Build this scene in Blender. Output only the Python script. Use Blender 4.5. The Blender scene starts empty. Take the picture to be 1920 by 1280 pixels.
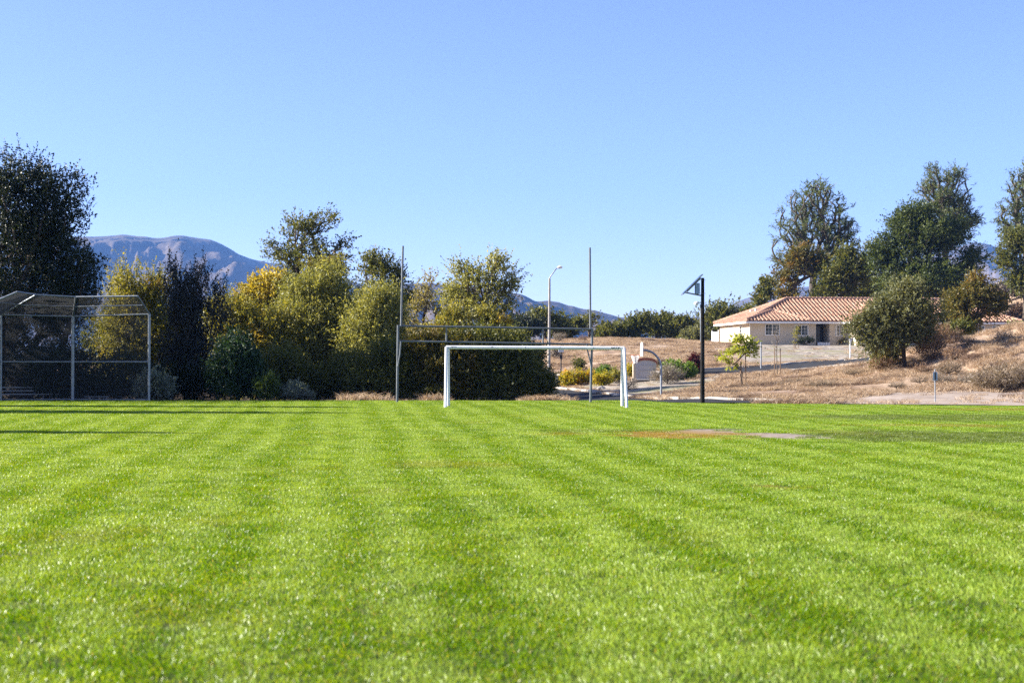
import bpy, bmesh, math, random
import numpy as np
from mathutils import Vector, Matrix, noise as mnoise

R = math.radians
S = bpy.context.scene
COL = S.collection
RNG = np.random.default_rng(7)

# ------------------------------------------------------------------ camera model
F = 2667.0            # focal length in photo pixels (50 mm on a 36 mm sensor, 1920 px)
CAM_Z = 1.6
PITCH = math.atan(39.0 / F)
SUN_EL, SUN_AZ = R(25.0), (-1.0, 0.1)       # low sun from the left

def ray(px, py):
    a, b = (px - 960.0) / F, (640.0 - py) / F
    c, s = math.cos(PITCH), math.sin(PITCH)
    y, z = c - s * b, s + c * b
    return a / y, z / y                       # X and Z gained per metre of Y

def at(px, py, D):
    a, b = ray(px, py)
    return Vector((a * D, D, CAM_Z + b * D))

# ------------------------------------------------------------------ terrain
_cp = [(-40,60,-.1),(-22,60,-.05),(-22,75,-.3),(-40,90,-.3),(-10,65,-.3),(-10,80,-.5),(-20,110,-.5),(-40,140,0),
       (-60,200,1),(-20,160,1.2),(0,63,-.3),(0,72,-.5),(0,90,-.6),(-5,120,-.4),(-60,60,0),(-60,110,0),
       (60,320,5),(110,260,15),(-60,320,2),(0,320,3),(110,60,.3),(110,110,5),(110,160,8)]
for px, py, D in [(1220,750,78),(1130,739,90),(1047,731,108),(1150,728,95),(1250,725,92),(1340,715,92),(1215,718,93),
        (1070,725,100),(1110,720,103),(1280,715,97),(1050,705,118),(1150,700,116),(1250,692,112),(1050,670,140),(1150,670,135),
        (1250,665,132),(1330,675,128),(1040,640,160),(1120,638,158),(1200,637,156),(1290,645,152),(1340,648,150),
        (1322,697,106),(1400,692,110),(1480,686,115),(1590,677,123),(1640,672,128),(1400,680,118),(1500,672,128),(1440,660,140),
        (1540,660,142),(1640,655,150),(1320,752,60),(1400,750,62),(1400,725,80),(1480,722,80),
        (1330,735,75),(1500,750,60),(1480,700,98),(1560,700,92),(1600,715,80),(1560,735,68),(1630,690,95),(1697,690,90),
        (1690,660,100),(1760,632,92),(1830,625,84),(1915,622,82),(1950,622,82),(1760,690,78),(1830,690,73.5),(1900,690,72.5),(1760,735,66),
        (1830,735,67),(1910,735,66),(1830,655,78),(1910,655,77),(1750,748,60),(1900,750,58),(1830,737,64),(1910,738,63),
        (1900,560,205),(1900,530,225)]:
    p = at(px, py, D); _cp.append((p.x, p.y, p.z))
for px, D, z in [(1830,93,3.1),(1920,92,3.1),(1400,157,3.45),(1500,158,3.45),(1600,159,3.45),(1700,160,3.45),(1400,178,3.5),(1600,180,3.5),(1760,180,3.6),(1880,176,4.0),
        (1760,125,3.2),(1880,125,3.4),(1880,150,3.5),(1040,185,4.2),(1200,190,4.2),(1330,180,4.0),(1800,215,8),(1700,220,6),(1550,210,5),(1400,200,4.4)]:
    _cp.append(((px - 960) / F * D, D, z))
_cp = np.array(_cp, float)
def _phi(r2): return 0.5 * r2 * np.log(np.maximum(r2, 1e-9))
_n = len(_cp); _x = _cp[:, :2] / 50.0
_K = _phi(((_x[:, None] - _x[None]) ** 2).sum(-1)) + np.eye(_n) * 0.004
_P = np.c_[np.ones(_n), _x]
_A = np.block([[_K, _P], [_P.T, np.zeros((3, 3))]])
_W = np.linalg.solve(_A, np.r_[_cp[:, 2], 0, 0, 0])

EDGE_X = np.array([-70, 5.0, 6.5, 7.5, 12.6, 18.3, 60]); EDGE_Y = np.array([58.4, 58.2, 55.0, 54.6, 53.0, 51.0, 46.0])
def edge(X): return np.interp(X, EDGE_X, EDGE_Y)
def sstep(a, b, v):
    t = np.clip((v - a) / (b - a), 0, 1); return t * t * (3 - 2 * t)

def height(X, Y):
    X = np.asarray(X, float); Y = np.asarray(Y, float); sh = X.shape
    x = np.clip(X.ravel(), -60, 110) / 50.0; y = np.clip(Y.ravel(), 40, 320) / 50.0
    out = np.empty(len(x))
    for i in range(0, len(x), 20000):
        q = np.c_[x[i:i+20000], y[i:i+20000]]
        r2 = ((q[:, None] - _x[None]) ** 2).sum(-1)
        out[i:i+20000] = _phi(r2) @ _W[:_n] + np.c_[np.ones(len(q)), q] @ _W[_n:]
    out = out.reshape(sh)
    # small lumps of the rough ground outside the mown field
    w = sstep(0, 4, Y - edge(X))
    out = out + 0.05 * (np.sin(X * 1.1 + np.sin(Y * .7) * 1.3) * np.cos(Y * .8 + 1.7 * np.sin(X * .31))) * sstep(2, 8, Y - edge(X)) * (np.abs(X) < 80)
    # gullies and lumps worn into the steep bank at the right
    out = out + (.2 * np.sin(X * 1.3 + .8 * np.sin(Y * .4)) + .13 * np.sin(X * 2.9 + Y * .5) + .12 * np.sin(Y * 1.4 + X * .6)) * sstep(21, 25, X) * sstep(64, 69, Y) * (1 - sstep(86, 96, Y))
    far = sstep(230, 420, Y) + sstep(75, 140, np.abs(X)); far = np.clip(far, 0, 1)
    return w * (out * (1 - far) + 2.0 * far)

def gz(x, y): return float(height(np.array([x]), np.array([y]))[0])
def ground(px, D):
    x = (px - 960) / F * D
    return Vector((x, D, gz(x, D)))
def hit(px, py, d0=20, d1=260):
    """first point where the view ray through a photo pixel meets the terrain"""
    a, b = ray(px, py)
    d = np.arange(d0, d1, 0.25)
    g = CAM_Z + b * d - height(a * d, d)
    k = np.nonzero(g <= 0)[0]
    D = d[k[0]] if len(k) else d1
    return Vector((a * D, D, gz(a * D, D)))

# ------------------------------------------------------------------ object helpers
def tag(o, label=None, cat=None, group=None, kind=None):
    if label: o['label'] = label
    if cat: o['category'] = cat
    if group: o['group'] = group
    if kind: o['kind'] = kind
    return o

def empty(name, loc, label, cat, group=None, rz=0.0):
    o = bpy.data.objects.new(name, None); COL.objects.link(o)
    o.location = loc; o.rotation_euler = (0, 0, rz); o.empty_display_size = .2
    return tag(o, label, cat, group)

def mesh_np(name, verts, faces, mat, parent=None, smooth=False, link=True):
    """verts (N,3); faces: list of index arrays, each (M,3) or (M,4)"""
    me = bpy.data.meshes.new(name)
    verts = np.ascontiguousarray(verts, np.float32)
    faces = [np.asarray(f, np.int32) for f in faces if len(f)]
    me.vertices.add(len(verts)); me.vertices.foreach_set('co', verts.ravel())
    loops = np.concatenate([f.ravel() for f in faces]); tot = np.concatenate([np.full(len(f), f.shape[1], np.int32) for f in faces])
    me.loops.add(len(loops)); me.loops.foreach_set('vertex_index', loops)
    me.polygons.add(len(tot)); me.polygons.foreach_set('loop_start', np.r_[0, np.cumsum(tot)[:-1]].astype(np.int32))
    me.polygons.foreach_set('loop_total', tot)
    if smooth: me.polygons.foreach_set('use_smooth', np.ones(len(tot), bool))
    me.update(calc_edges=True); me.validate()
    if mat: me.materials.append(mat)
    o = bpy.data.objects.new(name, me)
    if link: COL.objects.link(o)
    if parent: o.parent = parent
    return o

class MB:
    """collects boxes, tubes and loose polygons; build() links them as ONE mesh object"""
    def __init__(s): s.v = []; s.f = []; s.sm = []
    def add(s, vs, fs, smooth=False):
        b = len(s.v); s.v += [tuple(v) for v in vs]; s.f += [tuple(b + i for i in f) for f in fs]; s.sm += [smooth] * len(fs)
    def box(s, c, size, M=None):
        c = Vector(c); h = Vector(size) / 2
        vs = [Vector((x * h.x, y * h.y, z * h.z)) for x in (-1, 1) for y in (-1, 1) for z in (-1, 1)]
        if M is not None: vs = [M @ v for v in vs]
        s.add([c + v for v in vs], [(0,1,3,2),(4,6,7,5),(0,4,5,1),(2,3,7,6),(0,2,6,4),(1,5,7,3)])
    def tube(s, pts, r, n=10, cap=True):
        pts = [Vector(p) for p in pts]; rs = r if isinstance(r, (list, tuple)) else [r] * len(pts)
        t0 = (pts[1] - pts[0]).normalized()
        u = t0.cross(Vector((0, 1, 0)) if abs(t0.y) < .9 else Vector((1, 0, 0))).normalized()
        vs = []
        for i, p in enumerate(pts):
            t = (pts[min(i + 1, len(pts) - 1)] - pts[max(i - 1, 0)]).normalized()
            u = (u - t * u.dot(t)).normalized(); w = t.cross(u)
            for k in range(n):
                a = 2 * math.pi * k / n; vs.append(p + (u * math.cos(a) + w * math.sin(a)) * rs[i])
        fs = [(i*n+k, i*n+(k+1)%n, (i+1)*n+(k+1)%n, (i+1)*n+k) for i in range(len(pts)-1) for k in range(n)]
        s.add(vs, fs, True)
        if cap:
            m = (len(pts) - 1) * n
            s.add(vs[:n][::-1], [tuple(range(n))]); s.add(vs[m:m+n], [tuple(range(n))])
    def poly(s, pts): s.add(pts, [tuple(range(len(pts)))])
    def prism(s, pts, d):
        pts = [Vector(p) for p in pts]; d = Vector(d); n = len(pts)
        s.add(pts + [p + d for p in pts], [tuple(range(n))[::-1], tuple(range(n, 2 * n))] + [(i, (i+1) % n, n + (i+1) % n, n + i) for i in range(n)])
    def build(s, name, mat, parent=None, bevel=0.0):
        me = bpy.data.meshes.new(name); me.from_pydata(s.v, [], s.f); me.update()
        me.polygons.foreach_set('use_smooth', np.array(s.sm, bool))
        bm = bmesh.new(); bm.from_mesh(me); bmesh.ops.recalc_face_normals(bm, faces=bm.faces); bm.to_mesh(me); bm.free()
        me.materials.append(mat)
        o = bpy.data.objects.new(name, me); COL.objects.link(o)
        if parent: o.parent = parent
        if bevel:
            m = o.modifiers.new('bevel', 'BEVEL'); m.width = bevel; m.segments = 2; m.limit_method = 'ANGLE'
        return o

# ------------------------------------------------------------------ materials
def new_mat(name):
    m = bpy.data.materials.new(name); m.use_nodes = True
    nt = m.node_tree; return m, nt, nt.nodes['Principled BSDF']
def ramp(nt, fac, stops):
    n = nt.nodes.new('ShaderNodeValToRGB'); e = n.color_ramp.elements
    while len(e) < len(stops): e.new(.5)
    for el, (p, c) in zip(e, stops): el.position = p; el.color = (*c, 1)
    nt.links.new(fac, n.inputs[0]); return n.outputs[0]
def noise_tex(nt, scale, detail=4, vec=None, rough=.55, dist=0.0):
    n = nt.nodes.new('ShaderNodeTexNoise'); n.inputs['Scale'].default_value = scale; n.inputs['Detail'].default_value = detail
    n.inputs['Roughness'].default_value = rough; n.inputs['Distortion'].default_value = dist
    if vec is not None: nt.links.new(vec, n.inputs['Vector'])
    return n.outputs['Fac']
def mix(nt, fac, a, b, mode='MIX'):
    n = nt.nodes.new('ShaderNodeMix'); n.data_type = 'RGBA'; n.blend_type = mode
    for v, k in ((fac, 0), (a, 6), (b, 7)):
        if isinstance(v, (int, float)): n.inputs[k].default_value = v
        elif isinstance(v, tuple): n.inputs[k].default_value = (*v, 1)
        else: nt.links.new(v, n.inputs[k])
    return n.outputs[2]
def maprange(nt, v, a, b, c=0.0, d=1.0):
    n = nt.nodes.new('ShaderNodeMapRange'); nt.links.new(v, n.inputs[0])
    for i, x in enumerate((a, b, c, d)): n.inputs[i + 1].default_value = x
    return n.outputs[0]
def math_n(nt, op, a, b=None):
    n = nt.nodes.new('ShaderNodeMath'); n.operation = op
    for v, k in ((a, 0), (b, 1)):
        if v is None: continue
        if isinstance(v, (int, float)): n.inputs[k].default_value = v
        else: nt.links.new(v, n.inputs[k])
    return n.outputs[0]
def world_pos(nt): return nt.nodes.new('ShaderNodeNewGeometry').outputs['Position']
def bump(nt, p, h, strength, dist):
    b = nt.nodes.new('ShaderNodeBump'); b.inputs['Strength'].default_value = strength; b.inputs['Distance'].default_value = dist
    nt.links.new(h, b.inputs['Height']); nt.links.new(b.outputs[0], p.inputs['Normal'])

def m_plain(name, c, rough=.5, metal=0.0, wear=.15, scale=6.0, bumpy=0.0, spec=.5, dirt=None):
    """one surface colour broken up by weathering noise"""
    m, nt, p = new_mat(name); P = world_pos(nt)
    n1 = noise_tex(nt, scale, 5, P)
    d = dirt or tuple(x * (1 - 2.2 * wear) for x in c)
    nt.links.new(ramp(nt, n1, [(.3, d), (.55, c), (.8, tuple(min(1, x * (1 + wear)) for x in c))]), p.inputs['Base Color'])
    nt.links.new(maprange(nt, noise_tex(nt, scale * 3, 3, P), .3, .7, max(.05, rough - .12), min(1, rough + .12)), p.inputs['Roughness'])
    p.inputs['Metallic'].default_value = metal; p.inputs['Specular IOR Level'].default_value = spec
    if bumpy: bump(nt, p, noise_tex(nt, scale * 8, 4, P), .6, bumpy)
    return m

def m_ground(name, stops, scale, fine, bumpd=.05, patch=None, rough=.95):
    m, nt, p = new_mat(name); P = world_pos(nt)
    a = noise_tex(nt, scale, 6, P, .6, .4); b = noise_tex(nt, fine, 5, P, .65)
    f = math_n(nt, 'ADD', math_n(nt, 'MULTIPLY', a, .6), math_n(nt, 'MULTIPLY', b, .4))
    c = ramp(nt, f, stops)
    if patch:
        c = mix(nt, maprange(nt, noise_tex(nt, patch[1], 4, P), .52, .64), c, patch[0])
    nt.links.new(c, p.inputs['Base Color']); p.inputs['Roughness'].default_value = rough; p.inputs['Specular IOR Level'].default_value = .04
    bump(nt, p, b, .8, bumpd); return m

def m_leaf(name, cols, trans=.35, tcol=None, clump=.35, rough=.5, spec=.35, alt=None):
    """foliage: per-leaf colour variation, a slow drift over the crown, light let through the blade"""
    m, nt, p = new_mat(name)
    g = nt.nodes.new('ShaderNodeNewGeometry'); P = g.outputs['Position']
    n = noise_tex(nt, clump, 3, P)
    f = math_n(nt, 'ADD', math_n(nt, 'MULTIPLY', g.outputs['Random Per Island'], .55), math_n(nt, 'MULTIPLY', n, .5))
    k = len(cols); c = ramp(nt, f, [(.15 + .65 * i / (k - 1), x) for i, x in enumerate(cols)])
    if alt: c = mix(nt, maprange(nt, noise_tex(nt, alt[1], 3, P), alt[2], alt[2] + .1), c, alt[0])
    nt.links.new(c, p.inputs['Base Color']); p.inputs['Roughness'].default_value = rough; p.inputs['Specular IOR Level'].default_value = spec
    t = nt.nodes.new('ShaderNodeBsdfTranslucent')
    nt.links.new(mix(nt, 1.0, c, tcol or (1.5, 1.35, .5), 'MULTIPLY'), t.inputs['Color'])
    mx = nt.nodes.new('ShaderNodeMixShader'); mx.inputs[0].default_value = trans
    nt.links.new(p.outputs[0], mx.inputs[1]); nt.links.new(t.outputs[0], mx.inputs[2])
    nt.links.new(mx.outputs[0], nt.nodes['Material Output'].inputs['Surface']); return m

M = {}
M['bark'] = m_plain('bark', (.11, .085, .065), .9, wear=.35, scale=5, bumpy=.02, spec=.2)
M['bark_dark'] = m_plain('bark_dark', (.05, .04, .033), .9, wear=.3, scale=5, bumpy=.02, spec=.15)
M['bark_grey'] = m_plain('bark_grey', (.1, .085, .07), .9, wear=.3, scale=5, bumpy=.02, spec=.2)
M['galv'] = m_plain('galvanised_steel', (.27, .3, .34), .5, .6, wear=.12, scale=9)
M['wire'] = m_plain('chain_link_wire', (.042, .045, .048), .8, .0, wear=.1, scale=9)
M['white'] = m_plain('white_paint', (.8, .8, .8), .38, wear=.06, scale=4)
M['rail'] = m_plain('grey_goal_paint', (.14, .155, .175), .45, .3, wear=.12, scale=3)
M['dark'] = m_plain('black_paint', (.02, .02, .022), .5, wear=.3, scale=8)
M['pole'] = m_plain('dark_pole', (.014, .013, .013), .8, wear=.3, scale=3, spec=.15)
M['concrete'] = m_plain('concrete', (.38, .35, .32), .9, wear=.14, scale=2.5, bumpy=.004, spec=.2)
M['asphalt'] = m_plain('asphalt', (.045, .045, .048), .95, wear=.2, scale=1.2, bumpy=.004, spec=.05)
M['stucco'] = m_plain('stucco', (.58, .49, .37), .92, wear=.05, scale=1.5, bumpy=.006, spec=.15)
M['stucco_grey'] = m_plain('stucco_grey', (.5, .47, .47), .92, wear=.05, scale=1.5, bumpy=.004, spec=.15)
M['trim'] = m_plain('white_trim', (.78, .76, .72), .5, wear=.05, scale=3)
M['brick'] = m_plain('red_brick', (.36, .12, .075), .85, wear=.25, scale=9, bumpy=.004)
M['wood'] = m_plain('stake_wood', (.2, .13, .08), .85, wear=.2, scale=7)
M['rock'] = m_plain('rock', (.3, .27, .25), .9, wear=.3, scale=3, bumpy=.03)
M['red'] = m_plain('rim_red', (.55, .12, .06), .45, wear=.1)
M['net'] = m_plain('net_cord', (.8, .78, .74), .9, wear=.05)
M['door'] = m_plain('dark_door', (.03, .028, .028), .5, wear=.2)
M['blue'] = m_plain('sign_back', (.22, .33, .45), .4, .5, wear=.1)
m, nt, p = new_mat('window_glass'); p.inputs['Base Color'].default_value = (.02, .025, .03, 1); p.inputs['Roughness'].default_value = .08; M['glass'] = m
m, nt, p = new_mat('solar_glass'); p.inputs['Base Color'].default_value = (.012, .018, .035, 1); p.inputs['Roughness'].default_value = .12; M['solar'] = m
M['pan'] = m_plain('shaded_pan_tiles', (.13, .055, .035), .9, wear=.25, scale=3)  # shade in the valleys between barrel tiles, put into a darker pan colour
# terracotta barrel tiles
m, nt, p = new_mat('terracotta_tiles'); P = world_pos(nt)
c = ramp(nt, noise_tex(nt, 2.2, 6, P, .7), [(.28, (.24, .115, .072)), (.5, (.41, .235, .155)), (.72, (.54, .385, .285))])
nt.links.new(c, p.inputs['Base Color']); p.inputs['Roughness'].default_value = .85; bump(nt, p, noise_tex(nt, 14, 3, P), .5, .015); M['tile'] = m

M['dry_ground'] = m_ground('dry_ground', [(.34, (.14, .09, .062)), (.47, (.3, .21, .145)), (.58, (.42, .31, .22)), (.7, (.56, .45, .33))], .45, 2.2, .12, ((.23, .155, .115), .16))
M['dirt'] = m_ground('pale_dirt', [(.34, (.23, .175, .14)), (.5, (.34, .275, .225)), (.66, (.43, .36, .31))], .6, 5, .02)
M['gravel'] = m_ground('gravel', [(.36, (.12, .095, .075)), (.5, (.3, .255, .21)), (.62, (.45, .4, .345))], 1.2, 3.2, .05, ((.27, .25, .15), .22))
M['hill'] = m_ground('mountain_scrub', [(.35, (.035, .03, .024)), (.5, (.1, .08, .062)), (.65, (.19, .15, .12))], .006, .05, 6.0)
def leafm(k, *a, **kw): M[k] = m_leaf('leaf_' + k, *a, **kw)
leafm('oak', [(.035, .05, .012), (.085, .1, .022), (.18, .175, .046)], trans=.4)
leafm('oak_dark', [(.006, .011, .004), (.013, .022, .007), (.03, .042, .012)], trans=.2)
leafm('oak_brown', [(.04, .05, .012), (.09, .09, .02), (.19, .14, .03)], alt=((.24, .14, .025), .5, .58))
leafm('willow', [(.1, .115, .028), (.21, .22, .06), (.38, .36, .13)], trans=.4)
leafm('willow_gold', [(.09, .105, .022), (.2, .2, .042), (.36, .31, .06)], trans=.4, alt=((.42, .29, .03), .6, .6))
leafm('yellow', [(.17, .16, .03), (.36, .29, .035), (.55, .42, .06)], trans=.4, tcol=(1.2, 1.1, .4))
leafm('deep_green', [(.02, .035, .008), (.05, .075, .016), (.11, .135, .032)], trans=.35)
leafm('green', [(.03, .06, .014), (.06, .105, .022), (.13, .17, .04)])
leafm('olive', [(.06, .068, .03), (.12, .13, .058), (.22, .22, .1)])
leafm('pale', [(.12, .12, .05), (.22, .2, .09), (.32, .28, .14)], trans=.4)
leafm('pine', [(.03, .05, .022), (.075, .105, .042), (.15, .175, .07)], trans=.35)
leafm('cedar', [(.012, .03, .012), (.022, .055, .02), (.05, .09, .03)], trans=.25)
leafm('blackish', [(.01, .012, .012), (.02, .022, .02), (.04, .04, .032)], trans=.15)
leafm('silver', [(.1, .13, .11), (.17, .2, .17), (.27, .3, .26)])
leafm('lime', [(.14, .18, .02), (.28, .32, .03), (.45, .46, .06)], trans=.4)
leafm('shrub_yellow', [(.14, .17, .015), (.32, .3, .015), (.55, .38, .02)], trans=.35, clump=1.2, alt=((.6, .33, .01), 1.0, .56))
leafm('shrub_green', [(.05, .1, .015), (.1, .18, .02), (.2, .28, .035)], clump=1.0)
leafm('dryshrub', [(.1, .075, .05), (.2, .15, .11), (.32, .25, .18)], trans=.2)
leafm('redbrown', [(.11, .06, .04), (.21, .125, .08), (.33, .22, .14)], trans=.2)
leafm('greydry', [(.12, .1, .085), (.22, .185, .16), (.34, .29, .25)], trans=.2)
leafm('burgundy', [(.03, .008, .008), (.075, .014, .014), (.15, .03, .03)], trans=.3, tcol=(1.6, .8, .6))
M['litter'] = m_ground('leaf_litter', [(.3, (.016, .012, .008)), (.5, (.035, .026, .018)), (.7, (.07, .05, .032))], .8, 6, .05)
leafm('drygrass', [(.15, .095, .065), (.34, .235, .16), (.5, .375, .265), (.66, .54, .41)], trans=.35, tcol=(1.1, 1.0, .7), rough=.7, spec=.2, clump=.8, alt=((.17, .11, .08), .35, .53))

# ------------------------------------------------------------------ plants
def blob_points(blobs, D, n, rng, gap, depth, shell=2.4, noise_s=.9):
    """clump centres spread through ellipsoids given in photo pixels at distance D"""
    w = np.array([b[2] * b[3] for b in blobs], float); w /= w.sum()
    s = D / F; out = []; tries = 0
    area = sum(b[2] * b[3] * s * s * math.pi for b in blobs)
    dmin = .62 * math.sqrt(area * 1.2 / n); noise_s = max(.5, 6.5 / math.sqrt(area))
    while len(out) < n and tries < n * 40:
        tries += 1
        b = blobs[rng.choice(len(blobs), p=w)]
        v = rng.normal(size=3); v /= np.linalg.norm(v); v *= rng.random() ** (1 / shell)
        c = at(b[0], b[1], D)
        q = Vector((c.x + v[0] * b[2] * s, D + v[1] * b[2] * s * depth, c.z + v[2] * b[3] * s))
        if gap and mnoise.noise(q * noise_s + Vector((D, 3.1, 7.7))) < gap - .5: continue
        dm = dmin * (.45 + .55 * (1 - tries / (n * 40)))
        if out and min((q - o).length_squared for o in out[-400:]) < dm * dm: continue
        out.append(q)
    return np.array([tuple(q) for q in out])

def grow(base, pts, rng, th, lean=.35, wig=.12, alpha=.45):
    ctr = pts.mean(0); base = np.array(base)
    fork = base + np.array([(ctr[0] - base[0]) * lean, (ctr[1] - base[1]) * lean, th])
    nodes = [base]; par = [-1]; path = [0.0]
    k = max(2, int(th / .5))
    for i in range(1, k + 1):
        p = base + (fork - base) * i / k + np.r_[rng.normal(size=2) * wig * .35 * (i < k), 0]
        path.append(path[-1] + np.linalg.norm(p - nodes[-1])); nodes.append(p); par.append(len(nodes) - 2)
    first = max(1, k // 2); nodes_a = np.array(nodes)
    tips = []
    for a in pts[np.argsort(np.linalg.norm(pts - fork, axis=1))]:
        A = np.array(nodes[first:]); d = np.linalg.norm(A - a, axis=1)
        cost = d + alpha * np.array(path[first:]) + 1.2 * np.maximum(0, A[:, 2] - a[2])
        j = int(np.argmin(cost)) + first
        p0 = nodes[j]; L = np.linalg.norm(a - p0); m = max(1, int(L / .6)); side = rng.normal(size=3) * wig * L * .6; side[2] += L * .06
        last = j
        for i in range(1, m + 1):
            t = i / m; p = p0 + (a - p0) * t + side * math.sin(math.pi * t) + rng.normal(size=3) * wig * .25 * (i < m)
            nodes.append(p); par.append(last); path.append(path[last] + np.linalg.norm(p - nodes[last])); last = len(nodes) - 1
        tips.append(last)
    return np.array(nodes), par, tips

def limb_mesh(nodes, par, tips, r0, rt):
    n = len(nodes); cnt = np.zeros(n); cnt[tips] += 1
    for i in range(n - 1, 0, -1): cnt[par[i]] += cnt[i]
    cnt = np.maximum(cnt, 1); e = math.log(max(r0 / rt, 1.5)) / math.log(max(cnt[0], 2)); rad = rt * cnt ** e
    kids = [[] for _ in range(n)]
    for i in range(1, n): kids[par[i]].append(i)
    V = []; Fq = []; nv = 0
    stack = [(0, -1)]
    while stack:
        s, p = stack.pop(); chain = ([p] if p >= 0 else []) + [s]; c = s
        while kids[c]:
            ks = sorted(kids[c], key=lambda q: -cnt[q])
            for o in ks[1:]: stack.append((o, c))
            c = ks[0]; chain.append(c)
        if len(chain) < 2: continue
        P = nodes[chain]; rr = rad[chain].copy()
        if p >= 0: rr[0] = rr[1]
        if p < 0: rr[0] *= 1.35
        sides = 8 if rr[0] > .12 else 5 if rr[0] > .04 else 3
        T = np.gradient(P, axis=0); T /= np.linalg.norm(T, axis=1)[:, None] + 1e-9
        ref = np.array([0, 1., 0]) if abs(T[0][1]) < .9 else np.array([1., 0, 0])
        U = np.cross(T, ref); U /= np.linalg.norm(U, axis=1)[:, None] + 1e-9; Wv = np.cross(T, U)
        a = np.arange(sides) * 2 * math.pi / sides
        ring = P[:, None] + rr[:, None, None] * (np.cos(a)[None, :, None] * U[:, None] + np.sin(a)[None, :, None] * Wv[:, None])
        V.append(ring.reshape(-1, 3)); L = len(chain)
        i, kk = np.meshgrid(np.arange(L - 1), np.arange(sides), indexing='ij')
        Fq.append(np.stack([nv + i*sides + kk, nv + i*sides + (kk+1) % sides, nv + (i+1)*sides + (kk+1) % sides, nv + (i+1)*sides + kk], -1).reshape(-1, 4))
        nv += L * sides
    return np.concatenate(V), np.concatenate(Fq)

def leaf_mesh(pts, center, rng, rc, ns, L, m, ll, lw, up, out, droop=0.0, jit=.6, cull=.2, feat=1.0):
    """sprigs of leaves around each clump centre: returns verts, quads"""
    n = len(pts); c = np.repeat(pts, ns, 0)
    o = c - center; o /= np.linalg.norm(o, axis=1)[:, None] + 1e-6
    d = o * out + rng.normal(size=c.shape) * jit + np.array([0, 0, up]); d /= np.linalg.norm(d, axis=1)[:, None] + 1e-6
    st = c + rng.normal(size=c.shape) * rc * np.array([1, 1, .8])
    if cull > 0:                              # uneven holes through the crown
        kk = rng.normal(size=(9, 3)); kk *= (2 * math.pi / feat * (.6 + .9 * rng.random(9)) / np.linalg.norm(kk, axis=1))[:, None]
        fz = np.sin(st @ kk.T + rng.random(9) * 6.28).sum(1); ok = fz > np.quantile(fz, cull)
        st, d = st[ok], d[ok]
    ln = L * (.4 + 1.1 * rng.random(len(st)))
    t = (np.arange(m) + rng.random((len(st), m))) / m
    p = st[:, None] + d[:, None] * (ln[:, None] * t)[..., None]
    p[..., 2] -= droop * (t * ln[:, None]) ** 2
    p = p.reshape(-1, 3); dd = np.repeat(d, m, 0)
    ax = dd * .7 + rng.normal(size=p.shape) * .75; ax[:, 2] -= droop * .6; ax /= np.linalg.norm(ax, axis=1)[:, None]
    sd = np.cross(ax, rng.normal(size=p.shape)); sd /= np.linalg.norm(sd, axis=1)[:, None] + 1e-6
    nr = np.cross(ax, sd); s = (.45 + 1.1 * rng.random(len(p)) ** 1.5)[:, None]
    l, w = ll * s, lw * s
    V = np.stack([p, p + ax * l * .5 + sd * w * .5 + nr * w * .2, p + ax * l, p + ax * l * .5 - sd * w * .5 + nr * w * .2], 1).reshape(-1, 3)
    return V, np.arange(len(V)).reshape(-1, 4)

STY = {  # rc (share of clump spacing), sprigs, sprig length/D, leaves, leaf length/D, width/D, up, out, droop
 'oak':    dict(rc=.75, ns=13, cull=.32, L=.0070, m=14, ll=.0014, lw=.0009, up=.3, out=.6, droop=0),
 'open':   dict(rc=.5, ns=6,  cull=.3, L=.0065, m=11,  ll=.0014, lw=.0009, up=.3, out=.6, droop=0),
 'spiky':  dict(rc=.6, ns=8,  cull=.3, L=.015, m=26, ll=.0015, lw=.0007, up=1.3, out=.35, droop=0, jit=.35),
 'willow': dict(rc=.75, ns=13, cull=.28, L=.013, m=19, ll=.0018, lw=.0007, up=.7, out=.6, droop=0),
 'pine':   dict(rc=.3, ns=6, cull=.45, L=.0046, m=14, ll=.0024, lw=.0004, up=.5, out=.5, droop=0),
 'feather':dict(rc=.5, ns=10, L=.012, m=14, ll=.0026, lw=.0009, up=.9, out=.8, droop=0),
 'shrub':  dict(rc=.5, ns=9,  L=.004, m=9,  ll=.0022, lw=.0013, up=.5, out=.7, droop=0),
 'twiggy': dict(rc=.45, ns=9,  L=.008, m=8,  ll=.0040, lw=.0006, up=.6, out=.9, droop=0),
 'droopy': dict(rc=.35, ns=6,  L=.008, m=7,  ll=.0055, lw=.0024, up=.1, out=.8, droop=.5),
}
NTREE = [0]
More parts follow.
